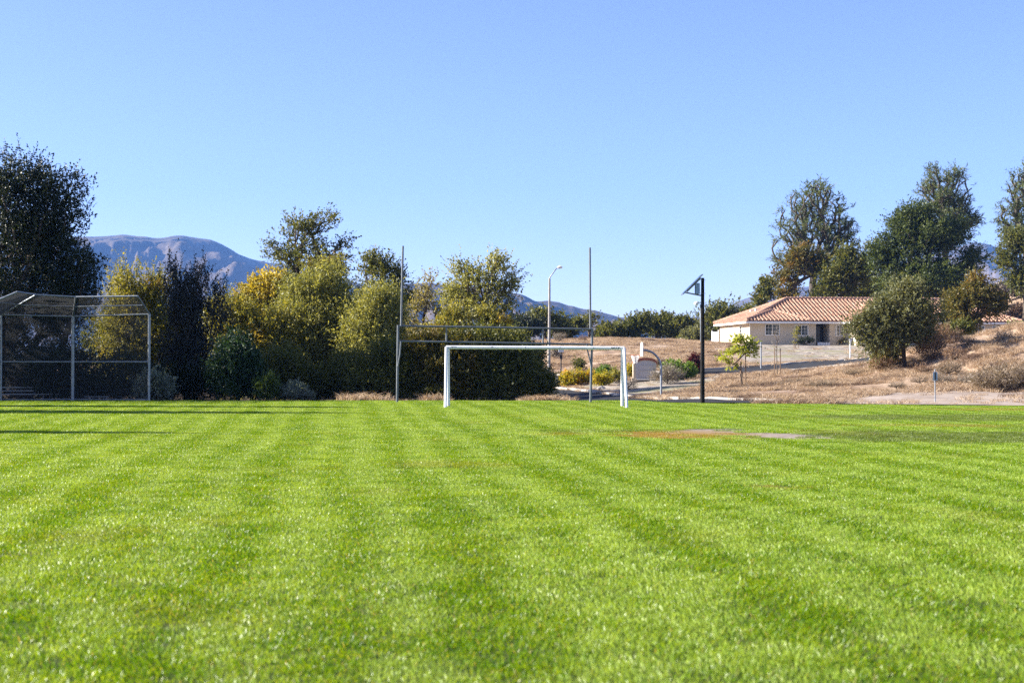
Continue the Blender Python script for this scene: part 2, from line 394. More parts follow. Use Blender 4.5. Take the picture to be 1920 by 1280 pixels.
def plant(name, label, cat, D, bpx, blobs, n, style, leaf, r0=.2, th=None, gap=0.0, group=None, bark='bark', depth=.85,
          shell=2.4, dens=1.0, alpha=.45, crown='crown', trunk='trunk', base=None, lsc=1.0, wig=.12, rt=None, shr=.7, cull=None, lean=.35):
    NTREE[0] += 1; rng = np.random.default_rng(100 + NTREE[0] * 7)
    if base is None: base = ground(bpx, D) - Vector((0, 0, .05))
    st = dict(STY[style]); s = D / F
    q = math.sqrt(sum(b[2] * b[3] for b in blobs) * s * s * math.pi); sp = q * math.sqrt(1.3 / n)
    st['L'] = min(st['L'] * D, .2 * q); over = (st['L'] * .75 + st['rc'] * sp * .8) / s
    blobs = [(x, y, max(.6 * rx, rx - shr * over), max(.6 * ry, ry - shr * over)) for x, y, rx, ry in blobs]
    pts = blob_points(blobs, D, n, rng, gap, depth, shell)
    zf = base.z + .15
    pts = pts[pts[:, 2] > zf]
    lo = pts[:, 2].min()
    if th is None: th = max(.25, (lo - base.z) * .8 + .3)
    nodes, par, tips = grow(base, pts, rng, th, lean=lean, alpha=alpha, wig=wig)
    b = np.array(base)
    o = empty(name, base, label, cat, group)
    V, Q = limb_mesh(nodes, par, tips, r0, rt or D * .00016)
    mesh_np(trunk, V - b, [Q], M[bark], o, True)
    if cull is not None: st['cull'] = cull
    st['rc'] *= sp; st['feat'] = sp * 1.5; st['ns'] = max(2, int(st['ns'] * dens))
    k = min(st['ll'] * D, .06 * q + .012) / (st['ll'] * D); st['ll'] *= D * lsc * k; st['lw'] *= D * lsc * k
    V, Q = leaf_mesh(pts, pts.mean(0) - np.array([0, 0, sp]), rng, **st)
    k = V[:, 2].reshape(-1, 4).min(1) > base.z + .02
    V = V.reshape(-1, 4, 3)[k].reshape(-1, 3); Q = np.arange(len(V)).reshape(-1, 4)
    mesh_np(crown, V - b, [Q], M[leaf], o)
    return o

def tree(label, D, bpx, blobs, n, style, leaf, name='oak_tree', cat='tree', **kw): return plant(name, label, cat, D, bpx, blobs, n, style, leaf, **kw)
def shrub(label, px, py, w, h, n, style, leaf, name='shrub', D=None, group=None, cat='shrub', **kw):
    """a bush whose foot is at photo pixel (px, py), w x h pixels"""
    b = ground(px, D) if D else hit(px, py)
    D = b.y; c = at(px, py, D); fy = py
    kw.setdefault('r0', .035); kw.setdefault('gap', 0); kw.setdefault('shr', .3)
    return plant(name, label, cat, D, px, [(px, fy - h * .5, w / 2, h * .52), (px - w * .2, fy - h * .35, w * .3, h * .36), (px + w * .22, fy - h * .4, w * .27, h * .4)],
                 n, style, leaf, th=.15, group=group, crown='foliage', trunk='stem', base=b - Vector((0, 0, .03)), alpha=.2, **kw)
EXPO, SUN_STR, SKY_STR = 1.9, 5.0, 0.068
SKY_AIR, SKY_DUST, SKY_OZ = 0.7, 0.3, 3.0
HAZE_COL, HAZE_DEN = (.18, .41, 1.0, 1), 0.8e-4
SKY_TINT = (1.12, .935, 1.0)
# ================================================================== THE SETTING
def axis(parts):
    out = [parts[0][0]]
    for a, b, st in parts:
        n = max(1, int(round((b - a) / st))); out += list(a + (b - a) * np.arange(1, n + 1) / n)
    return np.array(out)
xs = np.r_[-np.geomspace(7000, 62, 22), axis([(-60, -48, 2), (-48, 82, .8), (82, 112, 3)]), np.geomspace(118, 7000, 22)]
ys = np.r_[-150, -60, axis([(-20, 48, 4), (48, 200, .8), (200, 330, 4)]), np.geomspace(345, 7200, 26)]
def grid_mesh(name, xs, ys, z, mat):
    X, Y = np.meshgrid(xs, ys, indexing='ij'); Z = z(X, Y); a, b = X.shape
    i, j = np.meshgrid(np.arange(a - 1), np.arange(b - 1), indexing='ij')
    q = np.stack([i*b+j, (i+1)*b+j, (i+1)*b+j+1, i*b+j+1], -1).reshape(-1, 4)
    return mesh_np(name, np.stack([X, Y, Z], -1).reshape(-1, 3), [q], mat, smooth=True)
tag(grid_mesh('ground', xs, ys, height, M['dry_ground']), kind='structure')

# mown turf sheet
m, nt, p = new_mat('turf_soil'); P = world_pos(nt)
c = ramp(nt, noise_tex(nt, 1.3, 6, P, .65), [(.3, (.035, .055, .012)), (.55, (.07, .095, .02)), (.75, (.13, .12, .05))])
def ellipse(nt, cx, cy, rx, ry, soft=.35):
    v = nt.nodes.new('ShaderNodeVectorMath'); v.operation = 'SUBTRACT'; nt.links.new(P, v.inputs[0]); v.inputs[1].default_value = (cx, cy, 0)
    w = nt.nodes.new('ShaderNodeVectorMath'); w.operation = 'MULTIPLY'; nt.links.new(v.outputs[0], w.inputs[0]); w.inputs[1].default_value = (1/rx, 1/ry, 0)
    l = nt.nodes.new('ShaderNodeVectorMath'); l.operation = 'LENGTH'; nt.links.new(w.outputs[0], l.inputs[0])
    d = math_n(nt, 'ADD', l.outputs['Value'], math_n(nt, 'MULTIPLY', noise_tex(nt, 2.2, 4, P), 1.0))
    return maprange(nt, d, 1.5 - soft, 1.5 + soft, 1, 0)
BARE = [(4.7, 32.3, .85, 1.6), (5.5, 31.0, .8, 1.6), (6.15, 29.8, .7, 1.3)]
for e in BARE: c = mix(nt, ellipse(nt, *e), c, ramp(nt, noise_tex(nt, 5, 5, P, .7), [(.35, (.15, .11, .08)), (.5, (.28, .23, .19)), (.65, (.36, .31, .27))]))
c = mix(nt, ellipse(nt, 3.6, 31.2, 1.6, 2.0), c, (.26, .17, .07))
nt.links.new(c, p.inputs['Base Color']); p.inputs['Roughness'].default_value = .95; p.inputs['Specular IOR Level'].default_value = .1
fx = axis([(-48, 48, 1.0)])
ny = 60
FX = np.repeat(fx[:, None], ny + 1, 1); FY = -8 + (edge(FX) + .35 * np.sin(FX * 1.7) + .2 * np.sin(FX * 4.1) + 8.0) * (np.arange(ny + 1) / ny)[None]
i, j = np.meshgrid(np.arange(len(fx) - 1), np.arange(ny), indexing='ij'); b_ = ny + 1
tag(mesh_np('playing_field', np.stack([FX, FY, height(FX, FY) + .012], -1).reshape(-1, 3),
    [np.stack([i*b_+j, (i+1)*b_+j, (i+1)*b_+j+1, i*b_+j+1], -1).reshape(-1, 4)], m), kind='structure')

def dense(pts, step):
    out = []
    for a, b in zip(pts[:-1], pts[1:]):
        n = max(1, int((b - a).length / step)); out += [a + (b - a) * (k / n) for k in range(n)]
    return out + [pts[-1]]
def resample(pts, n):
    pts = np.array([tuple(p) for p in pts]); d = np.r_[0, np.cumsum(np.linalg.norm(np.diff(pts, axis=0), axis=1))]
    t = np.linspace(0, d[-1], n); return np.stack([np.interp(t, d, pts[:, k]) for k in range(2)], -1)
def sheet(name, lower, upper, mat, off, nu=80, nv=14, wob=0.0):
    A, B = resample(lower, nu), resample(upper, nu)
    if wob:
        t = np.arange(nu); A[:, 1] += wob * np.sin(t * .9) * np.cos(t * .37); B[:, 1] += wob * np.sin(t * .7 + 1) * np.cos(t * .53)
    v = (np.arange(nv + 1) / nv)[None, :, None]; G = A[:, None] * (1 - v) + B[:, None] * v
    Z = height(G[..., 0], G[..., 1]) + off
    i, j = np.meshgrid(np.arange(nu - 1), np.arange(nv), indexing='ij'); b = nv + 1
    return tag(mesh_np(name, np.concatenate([G, Z[..., None]], -1).reshape(-1, 3), [np.stack([i*b+j, (i+1)*b+j, (i+1)*b+j+1, i*b+j+1], -1).reshape(-1, 4)], mat, smooth=True), kind='structure')
def kerb(name, line, mat, w, h, side=1):
    P = resample(line, 90); T = np.gradient(P, axis=0); T /= np.linalg.norm(T, axis=1)[:, None]; N = np.stack([-T[:, 1], T[:, 0]], -1) * side
    Q = P + N * w; zp = height(P[:, 0], P[:, 1]); zq = height(Q[:, 0], Q[:, 1]); z = np.maximum(zp, zq)
    V = np.stack([np.c_[P, zp - .2], np.c_[P, z + h], np.c_[Q, z + h], np.c_[Q, zq - .2]], 1).reshape(-1, 3)
    n = len(P); k = np.arange(n - 1)[:, None] * 4
    q = np.concatenate([np.stack([k + a, k + 4 + a, k + 4 + b, k + b], -1).reshape(-1, 4) for a, b in ((0, 1), (1, 2), (2, 3))])
    return tag(mesh_np(name, V, [q], mat), kind='structure')
def hits(*pp): return [hit(*q) for q in pp]

k1 = hits((1047,731),(1090,735),(1130,739.5),(1175,745),(1220,750)) + [ground(1300, 62.8), ground(1400, 59.0), ground(1490, 56.6)]
k1 = [ground(930, 128), ground(1000, 118)] + k1
near1 = [ground(q, d) for q, d in ((925,118),(985,102),(1012,88),(1038,74),(1062,64),(1095,60),(1150,59.1),(1220,58.6),(1300,56.6),(1400,55.6),(1490,55.4))]
sheet('road', near1, k1, M['asphalt'], .05)
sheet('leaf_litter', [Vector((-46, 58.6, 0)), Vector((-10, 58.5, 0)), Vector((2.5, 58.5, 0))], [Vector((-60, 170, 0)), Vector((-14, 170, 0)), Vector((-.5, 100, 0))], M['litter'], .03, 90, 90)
kerb('road_kerb', k1, M['concrete'], .5, .13)
k2 = hits((1640,671),(1590,675),(1480,683.5),(1400,689),(1322,694),(1240,701)) + [ground(1150, 116), ground(1056, 118), ground(980, 122)]
n2 = hits((1640,680),(1590,684),(1480,694),(1400,700),(1322,705)) + [ground(1240, 103), ground(1150, 108.5), ground(1056, 110.5), ground(980, 114)]
k2 = [ground(1800, 140)] + k2; n2 = [ground(1810, 133)] + n2
sheet('driveway', n2, k2, M['asphalt'], .06)
kerb('driveway_kerb', k2, M['concrete'], .35, .14, -1)
kerb('driveway_edging', n2, M['concrete'], .18, .09)
sheet('gravel_bed', hits((1085,728),(1130,734.5),(1200,742),(1262,738),(1325,722),(1352,712)), hits((1090,719),(1140,717),(1200,714),(1265,714),(1310,707),(1350,705)), M['gravel'], .045, wob=.3)
sheet('gravel_yard', hits((1398,687.5),(1480,681.5),(1590,673),(1640,669)) + [ground(1760,139)], [ground(q, d) for q, d in ((1380,154),(1420,160.5),(1480,161),(1590,162),(1700,161.5),(1800,158))], M['gravel'], .05, wob=.2)
sheet('dirt_path', [ground(q, d) for q, d in ((1560,54.6),(1640,53.6),(1740,53),(1830,52.4),(1960,51.6))], [ground(q, d) for q, d in ((1600,61),(1680,64.5),(1760,66),(1850,66),(1960,65))], M['dirt'], .045, wob=.3)

# ------------------------------------------------------------------ mountains
def range_mesh(name, prof, r0, rr, r1, amp, wl, mat, nth=420, nr=110, seed=0.0):
    px = np.array([p[0] for p in prof], float); py = np.array([p[1] for p in prof], float)
    th = np.linspace((px[0] - 960) / F, (px[-1] - 960) / F, nth)
    H = np.interp(th * F + 960, px, (679 - py) / F * rr)
    for _ in range(3): H = np.convolve(np.pad(H, 2, 'edge'), [.1, .2, .4, .2, .1], 'valid')
    H += np.array([.018 * mnoise.noise(Vector((t * 22, seed, 0))) + .012 * mnoise.noise(Vector((t * 60, seed, 5))) + .006 * mnoise.noise(Vector((t * 150, seed, 9))) for t in th]) * rr * .09
    rad = np.r_[np.linspace(r0, rr, nr * 3 // 4), np.linspace(rr, r1, nr // 4 + 1)[1:]]
    V = np.empty((nth, len(rad), 3))
    for i, t in enumerate(th):
        for j, r in enumerate(rad):
            x, y = t * r, r
            s = (r - r0) / (rr - r0) if r <= rr else 1 - .8 * (r - rr) / (r1 - rr)
            base = H[i] * (s ** .85 if r <= rr else s)
            q = Vector((x / wl, y / (wl * 1.7), seed))
            q += Vector((mnoise.noise(q * .8), mnoise.noise(q * .8 + Vector((5, 5, 5))), 0)) * .45
            rn = mnoise.ridged_multi_fractal(q, .9, 2.1, 5, .95, 2.0) - 1.0
            e = amp * rn * (4.6 * s * (1 - s) ** 1.4 if r <= rr else .0) * (H[i] / H.max())
            V[i, j] = x, y, base + min(e, .5 * max(H[i] - base, 0))
    b = len(rad); i, j = np.meshgrid(np.arange(nth - 1), np.arange(b - 1), indexing='ij')
    return tag(mesh_np(name, V.reshape(-1, 3), [np.stack([i*b+j, (i+1)*b+j, (i+1)*b+j+1, i*b+j+1], -1).reshape(-1, 4)], mat, smooth=True), kind='structure')
range_mesh('mountain', [(-250,520),(-100,470),(20,452),(100,446),(165,441),(205,440),(245,437),(270,441),(290,446),(315,444),(330,442),(372,445),(395,451),(420,461),(450,476),(490,491),(525,491),(560,502),(640,522),(740,548),(900,600),(1000,640)],
           3400, 5200, 6200, 300, 440, M['hill'], seed=1.3)
range_mesh('mountain', [(560,600),(660,560),(740,532),(800,528),(880,538),(930,540),(978,551),(1003,563),(1030,561),(1045,564),(1066,572),(1090,576),(1120,581),(1160,590),(1220,604),(1300,622),(1400,640)],
           2300, 3400, 4400, 125, 270, M['hill'], seed=4.1)
range_mesh('mountain', [(1150,640),(1260,610),(1340,585),(1390,563),(1420,552),(1500,540),(1600,520),(1700,490),(1780,466),(1830,456),(1855,459),(1880,470),(1940,492),(2050,520),(2200,540)],
           3600, 5300, 6300, 150, 420, M['hill'], seed=8.6)
# ================================================================== SPORTS THINGS
def offs(pts, o): return [Vector(p) - Vector(o) for p in pts]

# --- soccer goal
gb = at(837, 761, 51.3); g0 = Vector((gb.x, 51.3, 0))
tl, tr = at(840, 651, 51.3), at(1167, 652.5, 50.9)
goal = empty('soccer_goal', g0, 'white portable soccer goal frame without a net on the mown grass', 'soccer goal')
bl, br = Vector((tl.x + .01, 51.3, -.05)), Vector((tr.x, 50.9, -.05))
fl, fr = Vector((tl.x - .02, 49.7, -.05)), Vector((tr.x + .03, 49.3, -.05))
for a, b in ((bl, tl), (br, tr)):
    mb = MB(); mb.tube(offs([a, b], g0), .062, 14); mb.build('post', M['white'], goal)
for a, t, s in ((fl, tl, -1), (fr, tr, 1)):
    mb = MB(); t2 = t + Vector((s * .06, -.02, 0)); mid = t2 + (a - t2) * .06
    mb.tube(offs([t2, mid, a], g0), .05, 12); mb.build('back_stay', M['white'], goal)
mb = MB(); mb.tube(offs([tl + Vector((-.07, -.005, 0)), tr + Vector((.07, -.005, 0))], g0), .066, 14); cb = mb.build('crossbar', M['white'], goal)
for x, w in ((847, .05), (851, .1), (854.5, .05), (923, .05), (985, .02), (1050, .02), (1113, .02), (1147, .05), (1151, .05), (1155.5, .05), (1160, .06)):
    mb = MB(); q = at(x, 651 + (x - 840) / 327 * 1.5, 51.3 - (x - 840) / 327 * .4); mb.box(q - g0 + Vector((0, -.066, .012)), (w, .012, .045)); mb.build('net_clip', M['dark'], cb)
for a, b in ((bl, fl), (br, fr)):
    mb = MB(); mb.tube(offs([a + Vector((0, 0, .06)), b + Vector((0, 0, .06))], g0), .03, 8); mb.build('ground_bar', M['white'], goal)

# --- football goal
D = 56.0
f0 = Vector(at(745, 753, D)); f0.z = 0
fg = empty('football_goal', f0, 'grey double-bar football goal with two tall uprights behind the soccer goal', 'football goal')
A = lambda x, y, d=D: at(x, y, d)
def bar(name, pts, r, n=12, mat='rail'):
    mb = MB(); mb.tube(offs(pts, f0), r, n); return mb.build(name, M[mat], fg)
l0 = A(744.5, 753); l0.z = -.1; r0_ = A(1107, 755); r0_.z = -.1
bar('post', [l0, A(746.5, 609.5)], .048); bar('post', [r0_, A(1110.5, 616)], .048)
bar('upright', [A(752, 612.5), A(755.5, 461)], .04); bar('upright', [A(1107, 617), A(1106, 464)], .04)
bar('crossbar', [A(747, 611), A(900, 613.2), A(1111, 617)], .037); bar('crossbar', [A(747, 639.5), A(900, 641.8), A(1110.5, 645.5)], .037)
for x, y in ((837, 612.3), (1018, 615.2)): bar('spacer', [A(x, y), A(x, y + 28)], .032)
bar('brace', [A(1100.5, 646, D - .06), A(1100.5, 651, D - .06), A(1108.5, 686, D - .03)], .028)
bar('brace', [A(751.5, 640, D - .06), A(750, 663, D - .06), A(746, 686, D - .03)], .028)

# --- baseball backstop (chain-link cage)
B, C_, E = at(2, 590, 58.5), at(137, 593, 59.2), at(280, 589, 58.5)
Bt, Ct, Et = at(68, 552.5, 57.3), at(142, 556.5, 57.9), at(258, 555, 57.3)
Aa, At = Vector((-20.9, 54.9, B.z)), at(33, 547, 55.2)
bs0 = Vector((C_.x, C_.y, gz(C_.x, C_.y)))
bs = empty('backstop', bs0, 'galvanised chain-link baseball backstop with an angled hood at the left field edge', 'backstop')
def down(p, z=-.1): return Vector((p.x, p.y, z))
for p in (B, C_, E, Aa):
    mb = MB(); mb.tube(offs([down(p), p], bs0), .055 if p is not C_ else .075, 10); mb.build('post', M['galv'], bs)
def rail(name, pts, r=.032):
    mb = MB(); mb.tube(offs(pts, bs0), r, 8); mb.build(name, M['galv'], bs)
zt, zm, zb = B.z, 1.62, .06
for a, b in ((Aa, B), (B, C_), (C_, E)):
    rail('top_rail', [a, b]); rail('middle_rail', [down(a, zm), down(b, zm)]); rail('bottom_rail', [down(a, zb), down(b, zb)], .025)
for a, b in ((At, Bt), (Bt, Ct), (Ct, Et)): rail('hood_rail', [a, b])
for a, b in ((Aa, At), (B, Bt), (C_, Ct), (E, Et)): rail('hood_strut', [a, b], .04)
mid = lambda a, b: (a + b) / 2
for a, b in ((mid(Aa, At), mid(B, Bt)), (mid(B, Bt), mid(C_, Ct)), (mid(C_, Ct), mid(E, Et))): rail('hood_rail', [a, b], .025)
def chainlink(p00, p10, p11, p01, name, pitch=.062, r=.0046):
    """diagonal wires both ways inside the quad p00-p10-p11-p01"""
    u = (p10 - p00); Lu = u.length; u.normalize(); v = (p01 - p00); v = (v - u * v.dot(u)); Hv = v.length; v.normalize()
    n = u.cross(v); pl = [((q - p00).dot(u), (q - p00).dot(v)) for q in (p00, p10, p11, p01)]
    V = []; Q = []
    def clip(c, sgn):                         # line  x - sgn*y = c
        ts = []
        for (x0, y0), (x1, y1) in zip(pl, pl[1:] + pl[:1]):
            f0, f1 = x0 - sgn * y0 - c, x1 - sgn * y1 - c
            if (f0 < 0) != (f1 < 0): t = f0 / (f0 - f1); ts.append((x0 + (x1 - x0) * t, y0 + (y1 - y0) * t))
        return ts if len(ts) == 2 else None
    c = -Lu - Hv * 2
    while c < 2 * Lu + Hv * 2:
        for sgn in (1, -1):
            s = clip(c, sgn)
            if not s: continue
            a, b = [p00 + u * x + v * y + n * (.004 * sgn) - bs0 for x, y in s]
            d = (b - a).normalized(); w = d.cross(n).normalized() * r; k = n * r; o = len(V)
            for q in (a, b): V += [q + w, q + k * .9 - w * .5, q - k * .9 - w * .5]
            Q += [(o, o+1, o+4, o+3), (o+1, o+2, o+5, o+4), (o+2, o, o+3, o+5)]
        c += pitch
    mesh_np(name, np.array([tuple(q) for q in V]), [np.array(Q)], M['wire'], bs)
for a, b in ((Aa, B), (B, C_), (C_, E)): chainlink(down(a, .05), down(b, .05), b, a, 'chain_link_panel')
for a, b, c, d in ((Aa, B, Bt, At), (B, C_, Ct, Bt), (C_, E, Et, Ct)): chainlink(a, b, c, d, 'chain_link_hood')

# --- low bleacher and bench behind the backstop
def bench(label, x0, x1, rows, D, cat):
    a = ground(x0, D); o = empty(cat.replace(' ', '_'), a, label, cat)
    L = (x1 - x0) / F * D
    for k, (z, w) in enumerate(rows):
        mb = MB(); mb.box((L * w / 2, k * .45, z), (L * w, .24, .045)); mb.build('seat_plank', M['galv'], o)
    for t in (.12, .8):
        mb = MB(); h = rows[-1][0]; w = max(.3, .45 * (len(rows) - 1))
        mb.tube([(L * t, 0, 0), (L * t, 0, rows[0][0] - .025)], .025, 6); mb.tube([(L * t, w, 0), (L * t, w, h - .03)], .025, 6); mb.tube([(L*t, -.1, .02), (L*t, w + .1, .02)], .025, 6)
        mb.build('leg', M['galv'], o)
bench('low aluminium bleacher with three planks behind the backstop', -40, 112, [(.28, 1.0), (.42, .68), (.56, .66)], 62, 'bleacher')
bench('short aluminium bench in the grass behind the middle backstop post', 160, 206, [(.2, 1.0)], 60.5, 'bench')

# --- basketball hoop seen edge-on
D = 72.0; b0 = ground(1239.5, D)
bh = empty('basketball_hoop', b0, 'grey gooseneck basketball hoop with its white backboard seen edge-on', 'basketball hoop')
mb = MB(); pts = [(0, 0, -.1)]
top = at(1239, 690, D); pts.append((0, 0, top.z - b0.z))
for k in range(1, 9):
    a = math.pi / 2 * k / 8; pts.append((-.92 * (1 - math.cos(a)), 0, top.z - b0.z + .92 * math.sin(a)))
pts.append((-1.0, 0, pts[-1][2])); mb.tube(pts, .055, 12); mb.build('gooseneck_post', M['galv'], bh)
zc = at(1203, 655, D).z - b0.z; xb = at(1203, 655, D).x - b0.x
mb = MB(); prof = []
for k in range(13):
    a = math.pi * k / 12; prof.append((xb - .015, .62 * math.cos(a), zc - .02 + .39 * math.sin(a)))
mb.prism(prof + [(xb - .015, -.55, zc - .35), (xb - .015, .55, zc - .35)], (.05, 0, 0)); bd = mb.build('backboard', M['white'], bh, .008)
mb = MB(); mb.tube([(xb + .03, 0, zc), (-1.0, 0, zc)], .07, 8); mb.build('bracket', M['galv'], bh)
zr = at(1190, 666, D).z - b0.z; xr = xb - .1 - .22
mb = MB(); ring = [(xr + .22 * math.cos(a), .22 * math.sin(a), zr) for a in np.linspace(0, 2 * math.pi, 25)]
mb.tube(ring, .012, 6); mb.tube([(xr + .22, 0, zr), (xb, 0, zr)], .02, 6); rim = mb.build('rim', M['red'], bh)
mb = MB()
for k in range(14):
    for sg in (1, -1):
        mb.tube([(xr + r * math.cos(k * math.pi / 7 + sg * t * 1.1), r * math.sin(k * math.pi / 7 + sg * t * 1.1), zr - .42 * t) for t, r in ((0, .215), (.35, .17), (.7, .11), (1, .09))], .009, 4)
mb.build('net', M['net'], rim)

# --- solar light pole at the field edge
s0 = Vector((at(1317, 758, 54.6).x, 54.6, -.05)); D = s0.y
sp = empty('solar_light_pole', s0, 'dark tall pole with a tilted solar panel at its top beside the field', 'light pole')
h = at(1317, 521, D).z - s0.z
mb = MB(); mb.tube([(0, 0, -.2), (0.02, 0, h)], [.092, .062], 14); mb.build('pole', M['pole'], sp)
L = lambda x, y: at(x, y, D) - s0
a, b = L(1279, 552), L(1316, 515); d = (b - a).normalized(); n = Vector((-d.z, 0, d.x))
mb = MB(); Mx = Matrix((d, Vector((0, 1, 0)), n)).transposed(); mb.box((a + b) / 2, ((b - a).length, .66, .035), Mx); pn = mb.build('solar_panel', M['galv'], sp)
mb = MB(); mb.box((a + b) / 2 + n * .021, ((b - a).length - .05, .61, .006), Mx); mb.build('solar_cells', M['solar'], pn)
mb = MB(); mb.tube([L(1284, 548), L(1314, 554)], .028, 8); mb.tube([L(1288, 546.5), L(1314, 521)], .028, 8); mb.build('panel_bracket', M['galv'], sp)
mb = MB(); mb.box(L(1307.5, 541), (.17, .22, .42)); mb.tube([L(1303, 529), L(1303, 552)], .01, 6); mb.build('battery_box', M['blue'], sp, .015)
mb = MB()
q = L(1306.5, 569); mb.tube([q + Vector((-.06, 0, -.05)), q + Vector((-.02, 0, .0)), q + Vector((.07, 0, .07))], [.075, .085, .03], 12); mb.tube([q, L(1317, 566)], .025, 8); mb.build('lamp', M['white'], sp)
mb = MB(); mb.tube([L(1313, 570), L(1314, 640), L(1313.4, 640.5)], .018, 6)
mb.build('conduit', M['galv'], sp)
for y in (525, 550):
    mb = MB(); mb.tube([L(1316, y) + Vector((-.1, -.085, 0)), L(1322, y) + Vector((.02, -.03, 0))], .008, 5); mb.build('strap', M['galv'], sp)

# --- street lamp on the hill road
D = 112; p0 = ground(1029, D); lp = empty('street_lamp', p0, 'pale tapered street lamp with an angled arm rising above the trees', 'street lamp')
L = lambda x, y: at(x, y, D) - p0
mb = MB(); mb.tube([(0, 0, -.1), L(1030.5, 521)], [.13, .075], 12); mb.build('pole', M['concrete'], lp)
mb = MB(); mb.tube([L(1030.5, 522), L(1031.5, 519), L(1043, 503.5), L(1047, 501.5)], .045, 8); ar = mb.build('arm', M['galv'], lp)
mb = MB(); mb.tube([L(1045, 502), L(1049, 500.8), L(1054.5, 501)], [.06, .13, .07], 10); mb.build('lamp_head', M['trim'], ar)

# --- small roadside posts
def post(name, label, px, y0, D, parts, r=.035, mat='galv', cat='post', group=None, wp='post'):
    p = ground(px, D); o = empty(name, p, label, cat, group); mb = MB(); mb.tube([(0, 0, -.1), at(px, y0, D) - p], r, 8); mb.build(wp, M[mat], o)
    for nm, xa, ya, xb, yb, dep, mt in parts:
        q = at((xa + xb) / 2, (ya + yb) / 2, D) - p; s = D / F; mb = MB(); mb.box(q + Vector((0, -r - dep / 2 - .002, 0)), ((xb - xa) * s, dep, (yb - ya) * s)); mb.build(nm, M[mt], o, .004)
    return o
post('path_light', 'thin dark post with a small pale lamp box on the dry slope', 1052, 656, 116, [('lamp_box', 1047, 655, 1057, 660, .2, 'trim'), ('control_box', 1049.5, 665, 1054.5, 673, .12, 'dark')], .045, 'dark', 'path light')
D_ = hit(1753, 755.5).y
sg = post('sign_post', 'small blue-grey sign seen from behind on a thin post in the pale dirt', 1753, 692, D_, [('sign_plate', 1749, 697, 1757.5, 713, .006, 'blue'), ('channel', 1752, 698, 1754.5, 712, .03, 'dark')], .024, 'galv', 'sign')
post('marker_post', 'plain grey steel post standing in the driveway below the house', 1427, 641, hit(1427, 692).y, [], .05)
post('marker_post', 'white pipe post at the gravel yard left of the olive oak', 1594, 640, hit(1594, 674).y, [('cap', 1592, 627, 1596, 641, .1, 'white')], .05, 'white')

# --- monument sign with arched brick top
p0 = hit(1208, 716); D = p0.y; s = D / F
ms = empty('monument_sign', p0, 'arched pale monument sign with a red brick cap among the gravel and shrubs', 'monument sign')
x0, x1 = at(1191.5, 700, D).x - p0.x, at(1230, 700, D).x - p0.x; W = x1 - x0; xm = (x0 + x1) / 2
zs, za = at(0, 682, D).z - p0.z, at(0, 674.5, D).z - p0.z
def arch(dz, n=18): return [(xm + W / 2 * math.cos(a) * (1), 0, zs + (za - zs + dz) * math.sin(a)) for a in np.linspace(0, math.pi, n)]
mb = MB(); mb.prism([(x1, -.22, .1)] + [(x, -.22, z) for x, _, z in arch(0)] + [(x0, -.22, .1)], (0, .44, 0)); bdy = mb.build('body', M['stucco_grey'], ms)
mb = MB(); o_, i_ = arch(.0), arch(.0)
outer = [(xm + (W / 2 + .06) * math.cos(a), -.28, zs + .1 + (za - zs + .06) * math.sin(a)) for a in np.linspace(0.0, math.pi, 18)]
inner = [(xm + (W / 2 + .02) * math.cos(a), -.28, zs - .04 + (za - zs + .02) * math.sin(a)) for a in np.linspace(0.0, math.pi, 18)]
for k in range(17): mb.prism([outer[k], outer[k+1], inner[k+1], inner[k]], (0, .56, 0))
mb.build('brick_cap', M['brick'], ms)
mb = MB(); pw = .18; xp = x0 - pw / 2 - .003
mb.box((xp, 0, .05 + zs / 2), (pw, .5, zs)); mb.box((xp - .02, 0, .14), (pw + .14, .56, .28)); mb.build('pillar', M['stucco'], ms, .006)
mb = MB(); mb.box((xp, 0, zs + .08), (pw + .05, .54, .14)); mb.build('pillar_cap', M['brick'], ms)
mb = MB(); mb.box((xm, 0, .05), (W + .02, .4, .12)); mb.build('plinth', M['dark'], ms)
fw, fh = W * .72, (zs - .1) * .72; zc = .12 + (zs - .1) * .55
mb = MB()
for q, sz in (((xm, -.232, zc + fh / 2), (fw, .025, .04)), ((xm, -.232, zc - fh / 2), (fw, .025, .04)), ((xm - fw / 2, -.232, zc), (.04, .025, fh - .05)), ((xm + fw / 2, -.232, zc), (.04, .025, fh - .05)), ((xm, -.231, zc + .06), (fw - .05, .02, .02))): mb.box(q, sz)
mb.build('panel_frame', M['stucco_grey'], bdy)
mb = MB(); mb.box((xm, -.26, .2), (W, .09, .07)); mb.build('ledge', M['trim'], bdy)

# --- rocks
def rock(label, p, r, seed, sq=(1, .8, .65), mat='rock'):
    bm = bmesh.new(); bmesh.ops.create_icosphere(bm, subdivisions=3, radius=r)
    for v in bm.verts:
        k = 1 + .45 * mnoise.noise(v.co * (1.1 / r) + Vector((seed, 0, 0))) + .15 * mnoise.noise(v.co * (3 / r) + Vector((seed, 5, 0)))
        v.co = Vector((v.co.x * sq[0] * k, v.co.y * sq[1] * k, max(v.co.z * sq[2] * k, -r * .3)))
    me = bpy.data.meshes.new('boulder'); bm.to_mesh(me); bm.free(); me.materials.append(M[mat])
    o = bpy.data.objects.new('boulder', me); COL.objects.link(o); o.location = p + Vector((0, 0, r * .2)); tag(o, label, 'boulder')
p = hit(1128, 731); rock('rounded dark boulder on the gravel in front of the yellow shrubs', p, .3, 3.3)
p = hit(1116, 729); rock('small white stone left of the dark boulder on the gravel', p, .2, 1.7, mat='concrete')
p = hit(1046, 728); rock('pale jagged boulder where the road kerb meets the dark bushes', p, .6, 9.1, (1, .8, .9), 'concrete')
p = hit(1176, 727); rock('brown stone on the gravel behind the right goal post', p, .22, 6.1)
